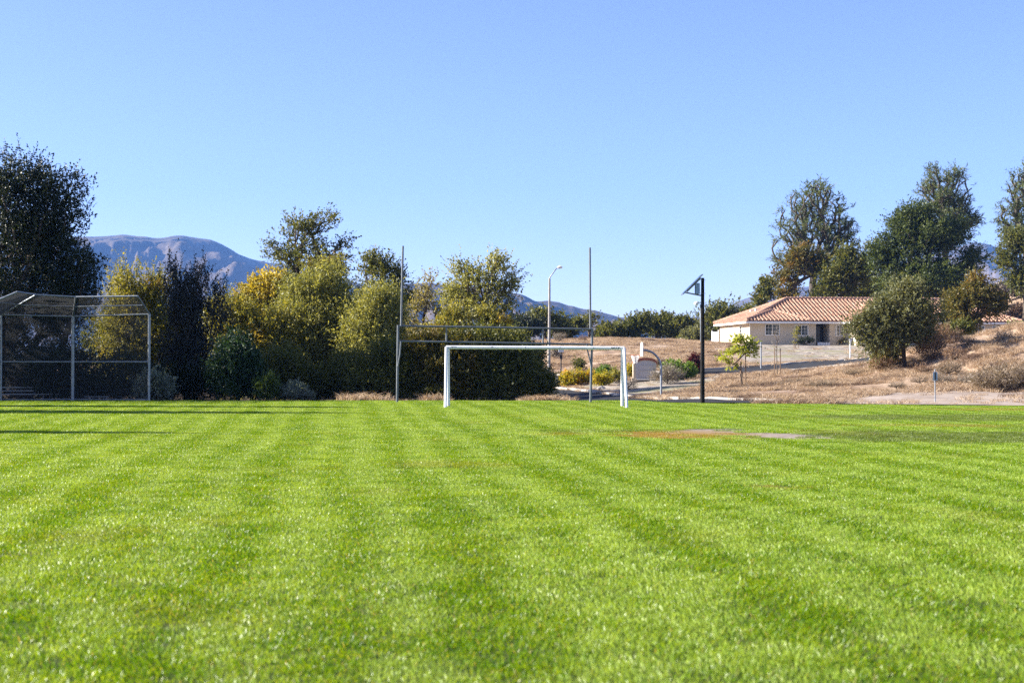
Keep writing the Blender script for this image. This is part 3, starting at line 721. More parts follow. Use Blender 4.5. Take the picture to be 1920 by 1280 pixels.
# ================================================================== HOUSE
HZ = 3.45; ANG = R(8.0); h0 = Vector((26.8, 160.0, HZ))
hs = empty('ranch_house', h0, 'long single-storey cream house with a terracotta barrel-tile hip roof on the rise', 'house', rz=ANG)
WH, OV = 2.72, .6
def walls(mb, pts, z0=-.4, z1=WH): mb.prism([(x, y, z0) for x, y in pts], (0, 0, z1 - z0))
mb = MB()
walls(mb, [(0,0),(7.7,0),(7.7,1.8),(9.3,1.8),(9.3,.0),(11.2,0),(11.2,-4),(18.5,-4),(18.5,0),(31.6,0),(31.6,12),(0,12)])
mb.build('wall', M['stucco'], hs)
def roof_plane(mb, poly, w=.46, tile_r=.15):
    P = [Vector(p) for p in poly]; e = (P[1] - P[0]).normalized(); n = None
    for k in range(2, len(P)):
        n = e.cross(P[k] - P[0])
        if n.length > 1e-3: break
    n.normalize()
    if n.z < 0: n = -n
    s = n.cross(e)
    if s.z < 0: s = -s
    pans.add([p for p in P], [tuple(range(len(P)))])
    q = [((p - P[0]).dot(e), (p - P[0]).dot(s)) for p in P]
    t0, t1 = min(a for a, _ in q), max(a for a, _ in q); t = t0 + w / 2
    while t < t1:
        xs_ = []
        for (x0, y0), (x1, y1) in zip(q, q[1:] + q[:1]):
            if (x0 - t) * (x1 - t) < 0: xs_.append(y0 + (y1 - y0) * (t - x0) / (x1 - x0))
        if len(xs_) == 2 and abs(xs_[0] - xs_[1]) > .12:
            a, b = min(xs_), max(xs_); nn = max(1, int((b - a) / .42)); o = len(mb.v); K = 6
            vs = []; fs = []
            for i in range(nn):                      # overlapping courses: each tile is a little wider at its foot
                ya, yb = a + (b - a) * i / nn, a + (b - a) * (i + 1) / nn + .0
                bo = len(vs)
                for y, rr, lift in ((ya, tile_r * 1.08, .035), (yb, tile_r * .9, .0)):
                    for k in range(K + 1):
                        an = math.pi * k / K
                        vs.append(P[0] + e * (t + rr * math.cos(an)) + s * y + n * (rr * math.sin(an) * 1.5 + lift))
                fs += [(bo + k, bo + k + 1, bo + K + 2 + k, bo + K + 1 + k) for k in range(K)] + [tuple(bo + k for k in range(K + 1))]
            mb.add(vs, fs)
        t += w
def hip(mb, x0, x1, y0, y1, z, rise, ridge):
    """ridge = ((xa, ya), (xb, yb)); planes front, back, left, right"""
    a, b = [Vector((*r, z + rise)) for r in ridge]
    A, B, C, D = Vector((x0, y0, z)), Vector((x1, y0, z)), Vector((x1, y1, z)), Vector((x0, y1, z))
    if abs(a.y - b.y) < 1e-6: return [(A, B, b, a), (C, D, a, b), (D, A, a), (B, C, b)], [(a, b), (A, a), (D, a), (B, b), (C, b)]
    return [(A, B, a), (B, C, b, a), (C, D, b), (D, A, a, b)], [(a, b), (A, a), (B, a), (C, b), (D, b)]
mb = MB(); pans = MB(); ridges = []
for args in ((-OV, 31.6 + OV, -OV, 12 + OV, WH, 2.75, ((6.3, 6.0), (25.5, 6.0))),
             (11.2 - OV, 18.5 + OV, -4 - OV, 6, WH + .002, 1.85, ((14.85, -.5), (14.85, 5.9))),
             (-OV - .25, 6.6, -OV - .5, 4.5, WH + .004, 1.15, ((3.0, 2.2), (3.6, 2.2)))):
    pl, rd = hip(mb, *args); ridges += rd
    for q in pl: roof_plane(mb, q)
for a, b in ridges:
    n = max(1, int((b - a).length / .45))
    for i in range(n): mb.tube([a + (b - a) * i / n + Vector((0, 0, .2)), a + (b - a) * (i + 1.05) / n + Vector((0, 0, .18))], [.19, .16], 8)
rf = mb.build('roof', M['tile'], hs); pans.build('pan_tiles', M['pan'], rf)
mb = MB()
for x0, x1, y0, y1, z in ((-OV, 31.6 + OV, -OV, 12 + OV, WH - .11), (11.2 - OV, 18.5 + OV, -4 - OV, 2, WH - .108), (-OV - .25, 6.6, -OV - .5, 4, WH - .106)):
    t = .05; h = .21
    mb.box(((x0 + x1) / 2, y0, z), (x1 - x0, t, h)); mb.box(((x0 + x1) / 2, y1, z), (x1 - x0, t, h)); mb.box((x0, (y0 + y1) / 2, z), (t, y1 - y0 - t, h - .01)); mb.box((x1, (y0 + y1) / 2, z), (t, y1 - y0 - t, h - .01))
    mb.box(((x0 + x1) / 2, (y0 + y1) / 2, z - .085), (x1 - x0 - .06, y1 - y0 - .06, .03))
mb.build('fascia', M['trim'], hs)
for x, y in ((2.5, 7.2), (2.6, 5.6)):
    z = WH + 2.75 * (x + OV) / 6.9; mb = MB(); mb.box((x, y, z + .22), (.5, .4, .3)); mb.build('roof_vent', M['trim'], rf)
def window(c, w, h, ax='x', panes=2):
    """c = centre on the wall face; ax: wall runs along x (front) or y (left side)"""
    f = MB(); g = MB(); t = .09
    def bx(m, u, z, du, dz, out, dep):
        m.box((c[0] + u, c[1] - out, c[2] + z), (du, dep, dz)) if ax == 'x' else m.box((c[0] - out, c[1] + u, c[2] + z), (dep, du, dz))
    bx(f, 0, h/2 - t/2, w, t, .03, .1); bx(f, 0, -h/2 + t/2, w, t, .03, .1)
    for s_ in (-1, 1): bx(f, s_ * (w/2 - t/2), 0, t, h - 2*t, .03, .1)
    for k in range(1, panes): bx(f, -w/2 + w*k/panes, 0, t * .8, h - 2*t, .028, .09)
    fr = f.build('window', M['trim'], hs)
    bx(g, 0, 0, w - 2*t - .004, h - 2*t - .004, .004, .02); g.build('pane', M['glass'], fr)
    m_ = MB()
    for k in (1, 2): bx(m_, 0, -h/2 + h*k/3, w - 2*t - .01, .025, .018, .012)
    for k in range(1, panes * 2): 
        if k % 2: bx(m_, -w/2 + w*k/(panes*2), 0, .025, h - 2*t - .01, .019, .011)
    m_.build('muntin', M['trim'], fr)
window((2.57, 0, 1.83), 1.75, 1.32); window((5.98, 0, 1.75), 1.6, 1.25); window((10.5, 0, 1.75), .95, 1.25)
window((0, 3.4, 1.75), .9, 1.2, 'y', 1)
for x in (24.2, 27.2, 29.6): window((x, 0, 1.75), 1.5, 1.3)
mb = MB(); mb.box((8.5, 1.77, 1.3), (1.5, .05, 2.6)); dr = mb.build('door', M['door'], hs)
mb = MB(); mb.box((8.05, .5, 1.1), (.05, .05, 2.2)); mb.box((8.0, .25, 1.15), (.5, .04, 2.1)); mb.build('screen_door', M['dark'], hs)
mb = MB(); mb.box((14.9, -4.03, 1.15), (4.9, .06, 2.3)); gd = mb.build('garage_door', M['trim'], hs)
mb = MB()
for k in range(1, 4): mb.box((14.9, -4.065, 2.3 * k / 4), (4.86, .012, .02))
mb.build('panel_groove', M['stucco_grey'], gd)
mb = MB(); mb.tube([(-.06, -.06, .05), (-.06, -.06, WH - .35), (-.35, -.35, WH - .12)], .05, 6); mb.build('downspout', M['trim'], hs)
mb = MB(); mb.box((-.02, 6.2, 1.3), (.04, 1.0, 2.1)); mb.build('side_panel', M['stucco'], hs)
mb = MB(); mb.box((-.1, 4.9, 1.2), (.14, .28, .5)); mb.build('meter_box', M['galv'], hs)
mb = MB()
for k in range(5): mb.box((7.85 + k * .3, -.45, .2), (.24, .16, .4))
po = mb.build('planter', M['white'], None); po.location = h0; po.rotation_euler = (0, 0, ANG)
tag(po, 'low white picket planter in front of the dark porch', 'planter')
# side yard fence beyond the back corner
fo = empty('vinyl_fence', h0, 'white solid fence panel at the far left corner of the house', 'fence', rz=ANG)
mb = MB(); mb.box((-.15, 13.4, .9), (.06, 2.7, 1.9)); mb.build('panel', M['white'], fo)
for y in (12.06, 14.8):
    mb = MB(); mb.box((-.15, y, 1.0), (.13, .13, 2.1)); mb.build('post', M['white'], fo)

# ------------------------------------------------------------------ staked saplings
def staked(label, px, py, blobs, n, style, leaf, stakes, D=None, r0=.04, **kw):
    b = hit(px, py) if D is None else ground(px, D); D = b.y
    o = plant('staked_sapling', label, 'young tree', D, px, blobs, n, style, leaf, r0=r0, base=b - Vector((0, 0, .03)), th=kw.pop('th', .9), trunk='trunk', alpha=.3, depth=.8, **kw)
    for x, y0 in stakes:
        mb = MB(); q = at(x, y0, D) - b; mb.tube([(q.x, -.1 if x < px else .12, -.1), (q.x + (.02 if x < px else -.02), -.1 if x < px else .12, q.z)], .035, 7); mb.build('stake', M['wood'], o)
    return o
staked('leafy lime-green sapling with drooping leaves tied to two wooden stakes', 1393, 727, [(1388,655,26,18),(1365,665,14,16),(1405,645,16,12),(1372,680,10,12),(1412,655,12,14),(1386,640,12,8)], 42, 'droopy', 'lime', [(1388, 676), (1399, 660)], lsc=1.5, gap=.42, dens=1.0)
staked('bare thin sapling between two dark stakes beside the driveway', 1458, 704, [(1455,640,14,26),(1453,625,9,18)], 34, 'twiggy', 'greydry', [(1451.5, 651), (1464, 652)], dens=.22, r0=.03, th=1.0, rt=.008)
staked('small yellow-leaved sapling with white-based stakes in the gravel yard', 1492, 657, [(1493,628,7,10),(1494,618,4,6),(1491,640,4,5)], 22, 'shrub', 'willow_gold', [(1488, 644), (1498, 646)], D=150, th=.6)

# ------------------------------------------------------------------ trees, left bank
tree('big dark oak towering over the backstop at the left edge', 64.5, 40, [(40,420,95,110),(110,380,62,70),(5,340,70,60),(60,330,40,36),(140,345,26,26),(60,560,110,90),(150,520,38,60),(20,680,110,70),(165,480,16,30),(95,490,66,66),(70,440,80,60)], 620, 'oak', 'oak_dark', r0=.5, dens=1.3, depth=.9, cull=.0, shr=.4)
tree('spiky dark evergreen foliage spilling right of the big left oak', 63.5, 150, [(150,520,38,65),(120,600,50,80),(170,570,22,40),(100,690,70,55)], 150, 'spiky', 'oak_dark', name='evergreen_tree', r0=.2, th=.8)
tree('yellow-green tree between the backstop hood and the black twiggy tree', 68, 255, [(255,568,46,50),(225,610,36,70),(292,560,28,50),(250,650,60,70),(235,530,20,20),(300,640,40,60)], 330, 'willow', 'willow_gold', name='willow_tree', r0=.16, gap=.2, shr=.4, th=.8)
tree('blackish upright tree with spiky twigs in front of the blue mountain', 64, 350, [(350,590,48,74),(325,530,18,36),(378,530,22,36),(350,680,60,68),(402,600,24,66)], 250, 'spiky', 'blackish', name='twiggy_tree', r0=.14, gap=.25, shr=.4)
tree('deep green feathery bush-like tree with drooping sprays at the grass edge', 61.5, 447, [(447,690,38,62),(422,700,28,54),(466,705,26,48)], 170, 'feather', 'cedar', name='tamarisk_tree', r0=.1, th=.5, shr=.4)
tree('bright yellow autumn tree left of the tall open oak', 78, 500, [(505,548,44,36),(470,570,32,28),(540,565,26,26),(500,595,50,30)], 240, 'oak', 'yellow', name='autumn_tree', r0=.16, gap=.2, shr=.3, lsc=1.2)
tree('brown-green tangled tree under the yellow autumn tree', 70, 470, [(460,620,50,56),(520,640,54,58),(430,590,32,44),(480,690,74,58),(560,670,44,66),(415,620,24,50)], 400, 'willow', 'willow_gold', name='tangled_tree', r0=.16, gap=.24, th=.7, shr=.4)
tree('tall open-crowned oak with bare limbs against the sky', 92, 565, [(560,430,50,36),(600,420,46,30),(520,470,30,34),(640,460,26,30),(580,480,70,46),(625,500,36,34),(540,520,44,26),(615,410,18,16),(650,480,14,18)], 380, 'open', 'oak', r0=.34, gap=.3, th=4.6, dens=.9)
tree('rust-tinged oak crown just below the tall open oak', 88, 610, [(605,510,44,28),(630,500,30,24),(600,545,50,26)], 190, 'open', 'oak_brown', r0=.2, gap=.4, th=3.5)
tree('broad silvery yellow-green willow in the middle of the bank', 71, 590, [(605,560,60,42),(570,600,60,50),(640,590,46,50),(600,650,84,76),(560,560,34,36),(620,530,40,24),(570,690,60,56)], 520, 'willow', 'willow', name='willow_tree', r0=.2, gap=.2, th=.9, shr=.35)
tree('dark open oak behind the left football upright', 86, 715, [(715,505,48,38),(690,490,28,24),(745,520,26,36),(710,560,60,40),(760,560,30,30)], 320, 'open', 'oak', r0=.26, gap=.3, th=3.0)
tree('rounded yellow-green willow beside the left goalpost', 69, 705, [(705,595,48,44),(690,640,54,56),(730,620,30,56),(700,690,64,60),(720,568,30,24)], 420, 'willow', 'willow', name='willow_tree', r0=.18, gap=.2, th=.8, shr=.35)
tree('pale thin-leaved tree right of the left football upright', 82, 800, [(795,560,30,40),(780,590,26,46),(805,530,18,26),(830,590,28,36),(800,630,50,40)], 230, 'open', 'pale', name='willow_tree', r0=.13, gap=.36, th=1.6, dens=.8)
tree('tall olive-leaved tree with forked trunk behind the crossbars', 78, 905, [(880,530,50,46),(925,510,38,42),(948,545,34,38),(855,560,36,46),(905,580,64,40),(925,482,20,20),(872,500,30,24),(962,520,22,30),(900,540,64,44)], 540, 'open', 'willow', name='willow_tree', r0=.2, gap=.26, th=1.6, dens=.95, shr=.4, alpha=.6, cull=.42)
tree('yellowish undergrowth tree below the forked tree', 74, 880, [(850,612,32,42),(885,640,40,26),(932,620,28,38),(818,640,34,44),(905,600,24,30)], 210, 'oak', 'willow_gold', name='willow_tree', r0=.1, gap=.24, th=1.0)
for lab, px, D, bl, n, st, lf in [
    ('dark shaded bush behind the left goalposts', 720, 63, [(700,718,60,36),(760,708,50,46),(735,680,50,36)], 260, 'willow', 'oak'),
    ('dark brushy bush seen through the left part of the soccer goal', 840, 62.5, [(830,690,50,52),(870,680,40,50),(800,660,44,40)], 240, 'willow', 'oak_brown'),
    ('dense dark green bush in the middle of the soccer goal opening', 925, 63, [(905,690,42,54),(945,675,34,44),(975,700,30,44),(900,650,42,20),(930,718,60,32),(860,640,20,18)], 330, 'willow', 'oak'),
    ('loose green-brown bush overhanging the road kerb', 1000, 64, [(985,690,30,36),(1008,712,26,34),(1025,728,16,20),(1000,668,20,24),(975,640,20,16)], 190, 'willow', 'oak'),
    ('dark tangle of brush below the brown-green tree', 560, 64, [(535,700,58,46),(595,722,50,30),(648,704,44,46)], 280, 'willow', 'oak'),
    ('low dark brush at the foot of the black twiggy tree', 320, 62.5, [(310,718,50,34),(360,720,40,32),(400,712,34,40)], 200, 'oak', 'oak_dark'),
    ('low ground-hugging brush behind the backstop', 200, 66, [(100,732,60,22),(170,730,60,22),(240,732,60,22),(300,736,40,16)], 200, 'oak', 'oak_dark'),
    ('low brush under the willows at the back of the bank', 620, 68, [(560,734,60,18),(640,734,60,20),(720,736,60,18)], 180, 'oak', 'oak_dark'),
    ('low brush under the trees behind the soccer goal', 880, 68, [(830,736,60,18),(900,736,60,18),(960,736,40,16)], 160, 'oak', 'oak'),
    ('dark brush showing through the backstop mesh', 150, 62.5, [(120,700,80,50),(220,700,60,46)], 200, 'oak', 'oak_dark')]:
    plant('bush', lab, 'bush', D, px, bl, n, st, lf, r0=.06, th=.2, gap=.2, shr=.4, group='dark bushes along the bank behind the field', crown='foliage', trunk='stem', alpha=.25)
for lab, px, D, bl, n, st, lf in [
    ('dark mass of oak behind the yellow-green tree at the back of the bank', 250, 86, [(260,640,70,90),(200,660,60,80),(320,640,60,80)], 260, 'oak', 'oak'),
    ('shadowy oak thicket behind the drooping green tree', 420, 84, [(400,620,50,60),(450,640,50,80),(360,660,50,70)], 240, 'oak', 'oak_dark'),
    ('olive thicket behind the yellow autumn tree', 520, 95, [(520,590,60,50),(580,620,60,60),(480,660,60,60)], 240, 'oak', 'oak'),
    ('thicket filling the gap behind the two willows', 660, 92, [(660,610,60,60),(730,640,60,60),(600,660,60,60)], 260, 'oak', 'oak_brown'),
    ('brown-green thicket behind the crossbars of the football goal', 820, 90, [(800,660,50,50),(860,660,60,50),(920,670,50,46)], 240, 'oak', 'oak_brown')]:
    plant('bush', lab, 'bush', D, px, bl, n, st, lf, r0=.1, th=.8, gap=.2, group='dark bushes along the bank behind the field', crown='foliage', trunk='stem', alpha=.25)
for lab, px, py, w, h, n, st, lf in [
    ('small bright green feathery shrub at the grass edge beneath the brown-green tree', 436, 750, 24, 38, 40, 'feather', 'cedar'),
    ('conical green shrub at the grass edge right of the drooping cedar-green one', 500, 751, 44, 50, 70, 'feather', 'green'),
    ('silvery sage shrub at the grass edge', 553, 751, 44, 32, 60, 'feather', 'silver'),
    ('smaller silvery sage shrub right of the larger sage', 578, 751, 26, 20, 34, 'feather', 'silver'),
    ('grey-green shrub behind the right backstop post', 290, 752, 60, 56, 80, 'oak', 'silver')]:
    shrub(lab, px, py, w, h, n, st, lf, D=60.6, group='shrubs at the grass edge')

# ------------------------------------------------------------------ hill crest tree line
crest = [  # px, D, (w, h) top etc
 (985, 172, [(985,605,46,26),(960,620,36,24)], 'oak_dark', 'dark oak on the crest right of the forked willow'),
 (1020, 178, [(1015,590,30,26),(1040,605,30,28)], 'oak', 'dark oak on the crest behind the street lamp'),
 (1065, 184, [(1060,610,32,22),(1080,600,20,18)], 'oak', 'low oak on the crest left of the right upright'),
 (1106, 200, [(1106,592,22,20),(1100,600,26,20)], 'oak', 'thin bare-looking oak behind the right football upright'),
 (1150, 176, [(1150,614,32,22),(1135,620,26,18)], 'oak', 'round oak on the crest right of the right upright'),
 (1190, 178, [(1190,606,34,28),(1205,598,26,20)], 'oak', 'bushy oak on the crest above the basketball backboard'),
 (1230, 182, [(1232,604,32,30),(1245,598,24,20)], 'oak', 'bushy oak on the crest above the gooseneck post'),
 (1268, 180, [(1268,608,30,28),(1280,600,20,20)], 'oak', 'bushy oak on the crest left of the solar pole'),
 (1300, 168, [(1300,622,26,20),(1290,630,20,14)], 'olive', 'low rounded grey-green bush tree left of the solar pole foot of the crest'),
 (1345, 195, [(1345,585,34,32),(1330,610,40,34),(1365,580,26,26)], 'oak', 'open oak between the solar pole and the house roof'),
 (1390, 205, [(1385,590,28,22),(1405,580,22,16)], 'oak', 'small oak peeking over the left end of the tiled roof')]
for px, D, bl, lf, lab in crest:
    bl = [(x, y + 9, rx, ry * .85) for x, y, rx, ry in bl]
    tree(lab, D, px, bl, 90 if D != 200 else 45, 'oak' if D != 200 else 'open', lf, r0=.2, gap=.3 if D != 200 else .42, th=1.2 if D < 198 else 2.5, group='oaks along the far crest', dens=1.0)

# ------------------------------------------------------------------ right hand trees
tree('tall airy grey pine above the house with blue-green needles', 195, 1522, [(1528,425,76,84),(1505,468,62,44),(1575,455,38,44),(1458,491,20,7),(1530,380,40,40)], 560, 'pine', 'pine', name='pine_tree', r0=.5, gap=.3, th=9.0, bark='bark_grey', dens=.75, shr=.2, rt=.085, wig=.08)
tree('rust and gold oak at the foot of the tall grey pine', 188, 1512, [(1505,490,40,34),(1480,520,34,30),(1530,500,34,30),(1475,548,30,18)], 260, 'open', 'oak_brown', r0=.5, gap=.28, th=3.5)
tree('dark green oak peeking out left of the gold oak', 198, 1440, [(1440,540,22,24),(1430,560,20,20)], 60, 'oak', 'oak', r0=.25, gap=.25, th=2)
tree('olive green oak filling the gap between pine and large dark oak', 186, 1580, [(1575,525,46,40),(1610,505,36,34),(1590,480,30,20),(1550,550,30,20),(1625,470,12,14)], 200, 'oak', 'oak', r0=.4, gap=.22, th=2.5)
tree('low olive oak closing the view behind the tiled roof', 192, 1650, [(1640,548,50,30),(1600,558,30,18),(1690,555,40,26)], 130, 'oak', 'oak', r0=.35, gap=.12, th=1.5)
tree('large dense dark green oak right of the house roof', 176, 1735, [(1730,450,74,50),(1690,430,40,36),(1780,440,44,40),(1730,520,96,54),(1815,490,30,36),(1660,480,34,50),(1720,405,44,22)], 600, 'oak', 'deep_green', r0=.7, gap=.14, th=3.2, dens=1.2, lsc=.9, cull=.12)
tree('second airy pine rising behind the large dark oak', 205, 1770, [(1770,362,54,44),(1778,405,52,40),(1752,325,18,16),(1790,324,18,16),(1815,420,24,32)], 480, 'pine', 'pine', name='pine_tree', r0=.45, gap=.28, th=11, bark='bark_grey', dens=.75, shr=.2, rt=.085, wig=.08)
tree('tall pine cut off by the right edge of the view', 190, 1925, [(1922,365,40,60),(1892,410,26,44),(1930,420,50,60)], 380, 'pine', 'pine', name='pine_tree', r0=.45, gap=.28, th=9, bark='bark_grey', dens=.75, shr=.2, rt=.085, wig=.08)
tree('green oak below the pine at the right edge', 183, 1925, [(1920,460,46,34),(1890,490,26,30),(1930,520,50,36),(1900,450,24,24)], 200, 'oak', 'oak', r0=.4, gap=.2, th=3)
OB = hit(1697, 691)
tree('rounded grey-olive oak with a bare slim trunk standing on the slope before the house', OB.y, 1697, [(1690,590,60,50),(1650,600,44,46),(1730,590,34,44),(1700,550,40,26),(1640,640,36,30),(1730,630,24,26),(1680,640,44,24),(1614,612,22,42),(1690,620,46,34)], 480, 'oak', 'olive', r0=.12, gap=.16, th=1.7, wig=.05, lean=.3, alpha=.45, bark='bark_dark', cull=.22, base=OB - Vector((0, 0, .08)), lsc=.85)
tree('gold-flecked oak in front of the right end of the roof', 128, 1830, [(1825,562,46,32),(1800,575,32,28),(1858,570,34,26),(1815,600,36,18),(1830,532,24,18)], 260, 'oak', 'oak_brown', r0=.25, gap=.22, th=1.2)
tree('narrow dark trunked oak hiding the garage', 140, 1778, [(1775,600,14,26),(1785,580,24,20),(1765,620,12,12)], 70, 'oak', 'oak_dark', r0=.22, gap=.25, th=1.5)
shrub('dark green bush at the foot of the grey-olive oak', 1660, 692, 50, 42, 60, 'oak', 'oak_brown')
shrub('green bush on the mound below the gold-flecked oak', 1800, 628, 50, 26, 60, 'oak', 'oak', D=101)
shrub('yellow-green hedge bush at the right end of the house', 1905, 628, 34, 22, 40, 'oak', 'shrub_green', D=150)
# backing slope scrub
for k, (px, D, w, h, lf, lab) in enumerate([(1895,205,70,34,'greydry','grey scrub on the brown slope under the right edge pine'),(1860,200,44,30,'oak','green scrub on the brown slope behind the gold-flecked oak'),(1912,190,44,26,'redbrown','brown scrub just above the right end of the tiled roof')]):
    g = ground(px, D); y = 679 - (g.z - 1.6) * F / D; shrub(lab, px, y, w, h, 60, 'shrub', lf, D=D, group='scrub on the slope behind the house')

# ------------------------------------------------------------------ planted bed by the road
G = 'shrubs around the monument sign'
for lab, px, py, w, h, n, lf, st in [
    ('round yellow-green shrub at the left end of the bed', 1071, 726, 40, 29, 90, 'shrub_yellow', 'shrub'),
    ('orange-yellow shrub against the right football post', 1101, 722, 34, 28, 80, 'shrub_yellow', 'shrub'),
    ('green flat-topped shrub behind the orange ones', 1133, 711, 38, 24, 70, 'shrub_green', 'shrub'),
    ('low gold shrub in front of the flat-topped green one', 1128, 724, 34, 26, 70, 'shrub_yellow', 'shrub'),
    ('dull gold shrub left of the right goal post', 1155, 719, 30, 26, 60, 'willow_gold', 'shrub'),
    ('bright yellow-green shrub tucked behind the sign pillar', 1182, 708, 20, 26, 50, 'shrub_yellow', 'shrub'),
    ('dead grey-brown shrub at the foot of the right goal post', 1178, 731, 34, 22, 44, 'dryshrub', 'twiggy'),
    ('dry grey mounded bush right of the monument sign', 1250, 721, 64, 34, 120, 'greydry', 'twiggy'),
    ('large rounded dark-green shrub between the gooseneck post and the solar pole', 1272, 713, 64, 34, 140, 'shrub_green', 'shrub'),
    ('green shrub leaning against the dark pole', 1298, 707, 20, 18, 36, 'shrub_green', 'shrub'),
    ('burgundy-leaved shrub beside the solar pole', 1302, 701, 22, 36, 60, 'burgundy', 'oak'),
    ('brown bush just behind the top of the monument sign', 1240, 692, 26, 18, 40, 'dryshrub', 'shrub')]:
    shrub(lab, px, py, w, h, n, st, lf, group=G, D=(hit(px, py).y))
G = 'wild shrubs on the dry slope'
for lab, px, py, w, h, n, lf, st in [
    ('small dark green seedling bush alone on the dry slope', 1086, 696, 16, 26, 34, 'oak', 'oak'),
    ('grey dead bush near the crest right of the street lamp', 1049, 641, 26, 18, 50, 'greydry', 'twiggy'),
    ('reddish dead bush near the crest left of the right upright', 1094, 640, 18, 12, 36, 'redbrown', 'twiggy'),
    ('grey bush halfway down the slope by the street lamp pole', 1040, 672, 22, 20, 40, 'greydry', 'shrub'),
    ('long rust-brown brush band climbing the mound behind the olive oak', 1745, 672, 58, 54, 120, 'redbrown', 'twiggy'),
    ('rust-brown bush near the top of the mound', 1770, 650, 60, 40, 100, 'redbrown', 'twiggy'),
    ('grey dead bush on the mound among the rust-brown brush', 1752, 668, 34, 34, 60, 'greydry', 'twiggy'),
    ('reddish bush at the foot of the olive oak on its right', 1730, 702, 40, 20, 50, 'redbrown', 'twiggy'),
    ('rust bush left of the olive oak', 1655, 696, 52, 26, 60, 'redbrown', 'twiggy'),
    ('low brown bush farther left on the tan slope', 1600, 706, 40, 16, 40, 'dryshrub', 'twiggy'),
    ('brown shadowy brush patch on the tan slope left of the mound', 1535, 728, 64, 14, 60, 'dryshrub', 'twiggy'),
    ('brown brush mat beside the shadowy patch', 1490, 722, 50, 12, 44, 'dryshrub', 'twiggy'),
    ('large grey-brown tumble of brush on the right flank of the mound', 1880, 734, 120, 46, 240, 'dryshrub', 'twiggy'),
    ('tan brush clump just under the mound crest', 1815, 650, 40, 18, 50, 'dryshrub', 'twiggy'),
    ('pale brush clump on the mound crest at the right', 1880, 640, 46, 20, 50, 'greydry', 'twiggy'),
    ('grey clump at the mound foot above the small sign', 1765, 722, 44, 22, 56, 'greydry', 'twiggy'),
    ('grey-tan clump left of the small sign on the mound', 1725, 722, 36, 18, 50, 'dryshrub', 'twiggy'),
    ('low tan clump near the pale dirt path', 1680, 730, 40, 14, 44, 'dryshrub', 'twiggy'),
    ('rust clump on the mound shoulder below the rust-brown band', 1790, 676, 44, 26, 60, 'redbrown', 'twiggy'),
    ('grey brush tumble left of the largest one', 1825, 726, 60, 26, 80, 'greydry', 'twiggy'),
    ('brown brush on the middle of the mound face', 1780, 706, 50, 30, 70, 'dryshrub', 'twiggy')]:
    shrub(lab, px, py, w, h, n, st, lf, group=G)

shrub('dark shrub under the front window of the house', 1512, 646, 30, 14, 40, 'shrub', 'oak_dark', D=158.5)
shrub('brown shrub at the house wall right of the porch', 1580, 646, 18, 12, 24, 'shrub', 'oak_brown', D=159.5)

# trees standing just outside the left of the frame, whose shadows cross the grass
for lab, X, Y, h, w in [('slender cypress beside the field left of the backstop', -27, 46.2, 10, 2.0), ('cypress nearest the backstop wing', -28.5, 52.0, 10.2, 1.0), ('small cypress halfway down the left sideline', -22.5, 33.2, 7.0, .9)]:
    px = X / Y * F + 960; s = F / Y; zy = lambda z: 679 - (z - 1.6) * s
    plant('cypress_tree', lab, 'tree', Y, px, [(px, zy(h * .35), w * s * .8, h * .3 * s), (px, zy(h * .6), w * s * .55, h * .28 * s), (px, zy(h * .8), w * s * .28, h * .2 * s)], 200, 'spiky', 'oak_dark', r0=.2, th=.6, group='cypresses outside the left of the frame', lsc=3.0, cull=0, shr=.2)
plant('oak_tree', 'broad oak standing left of the big dark oak', 'tree', 62.3, -420, [(-420,440,220,170),(-300,500,150,140),(-430,640,200,90),(-230,600,90,100)], 520, 'oak', 'oak_dark', r0=.5, th=1.5, lsc=1.6)
# ================================================================== GRASS
def blades(rng, n, rad, h, w, lean, curve, name, mat, seg=2, hj=.4):
    """a patch of leaning curved blades"""
    r = rad * np.sqrt(rng.random(n)); a = rng.random(n) * 2 * math.pi
    root = np.stack([r * np.cos(a), r * np.sin(a), np.zeros(n)], -1)
    L = h * (1 - hj + 2 * hj * rng.random(n)); az = rng.random(n) * 2 * math.pi
    d = np.stack([np.cos(az) * .55 + lean[0], np.sin(az) * .55 + lean[1], np.full(n, 1.0)], -1) + rng.normal(size=(n, 3)) * .25
    d[:, 2] = np.abs(d[:, 2]) + .15; d /= np.linalg.norm(d, axis=1)[:, None]
    hz = np.stack([d[:, 0], d[:, 1], np.zeros(n)], -1); hz /= np.linalg.norm(hz, axis=1)[:, None] + 1e-6
    sd = np.cross(d, rng.normal(size=(n, 3))); sd /= np.linalg.norm(sd, axis=1)[:, None]
    ww = (w * (.7 + .6 * rng.random(n)))[:, None]
    p1 = root + d * (L * .55)[:, None]; d2 = d + hz * curve; d2[:, 2] -= curve * .7; d2 /= np.linalg.norm(d2, axis=1)[:, None]
    p2 = p1 + d2 * (L * .45)[:, None]
    V = np.stack([root - sd * ww * .5, root + sd * ww * .5, p1 + sd * ww * .42, p1 - sd * ww * .42, p2], 1).reshape(-1, 3)
    b = np.arange(n)[:, None] * 5
    return mesh_np(name, V, [b + np.array([[0, 1, 2, 3]]), b + np.array([[3, 2, 4]])], mat, link=False)

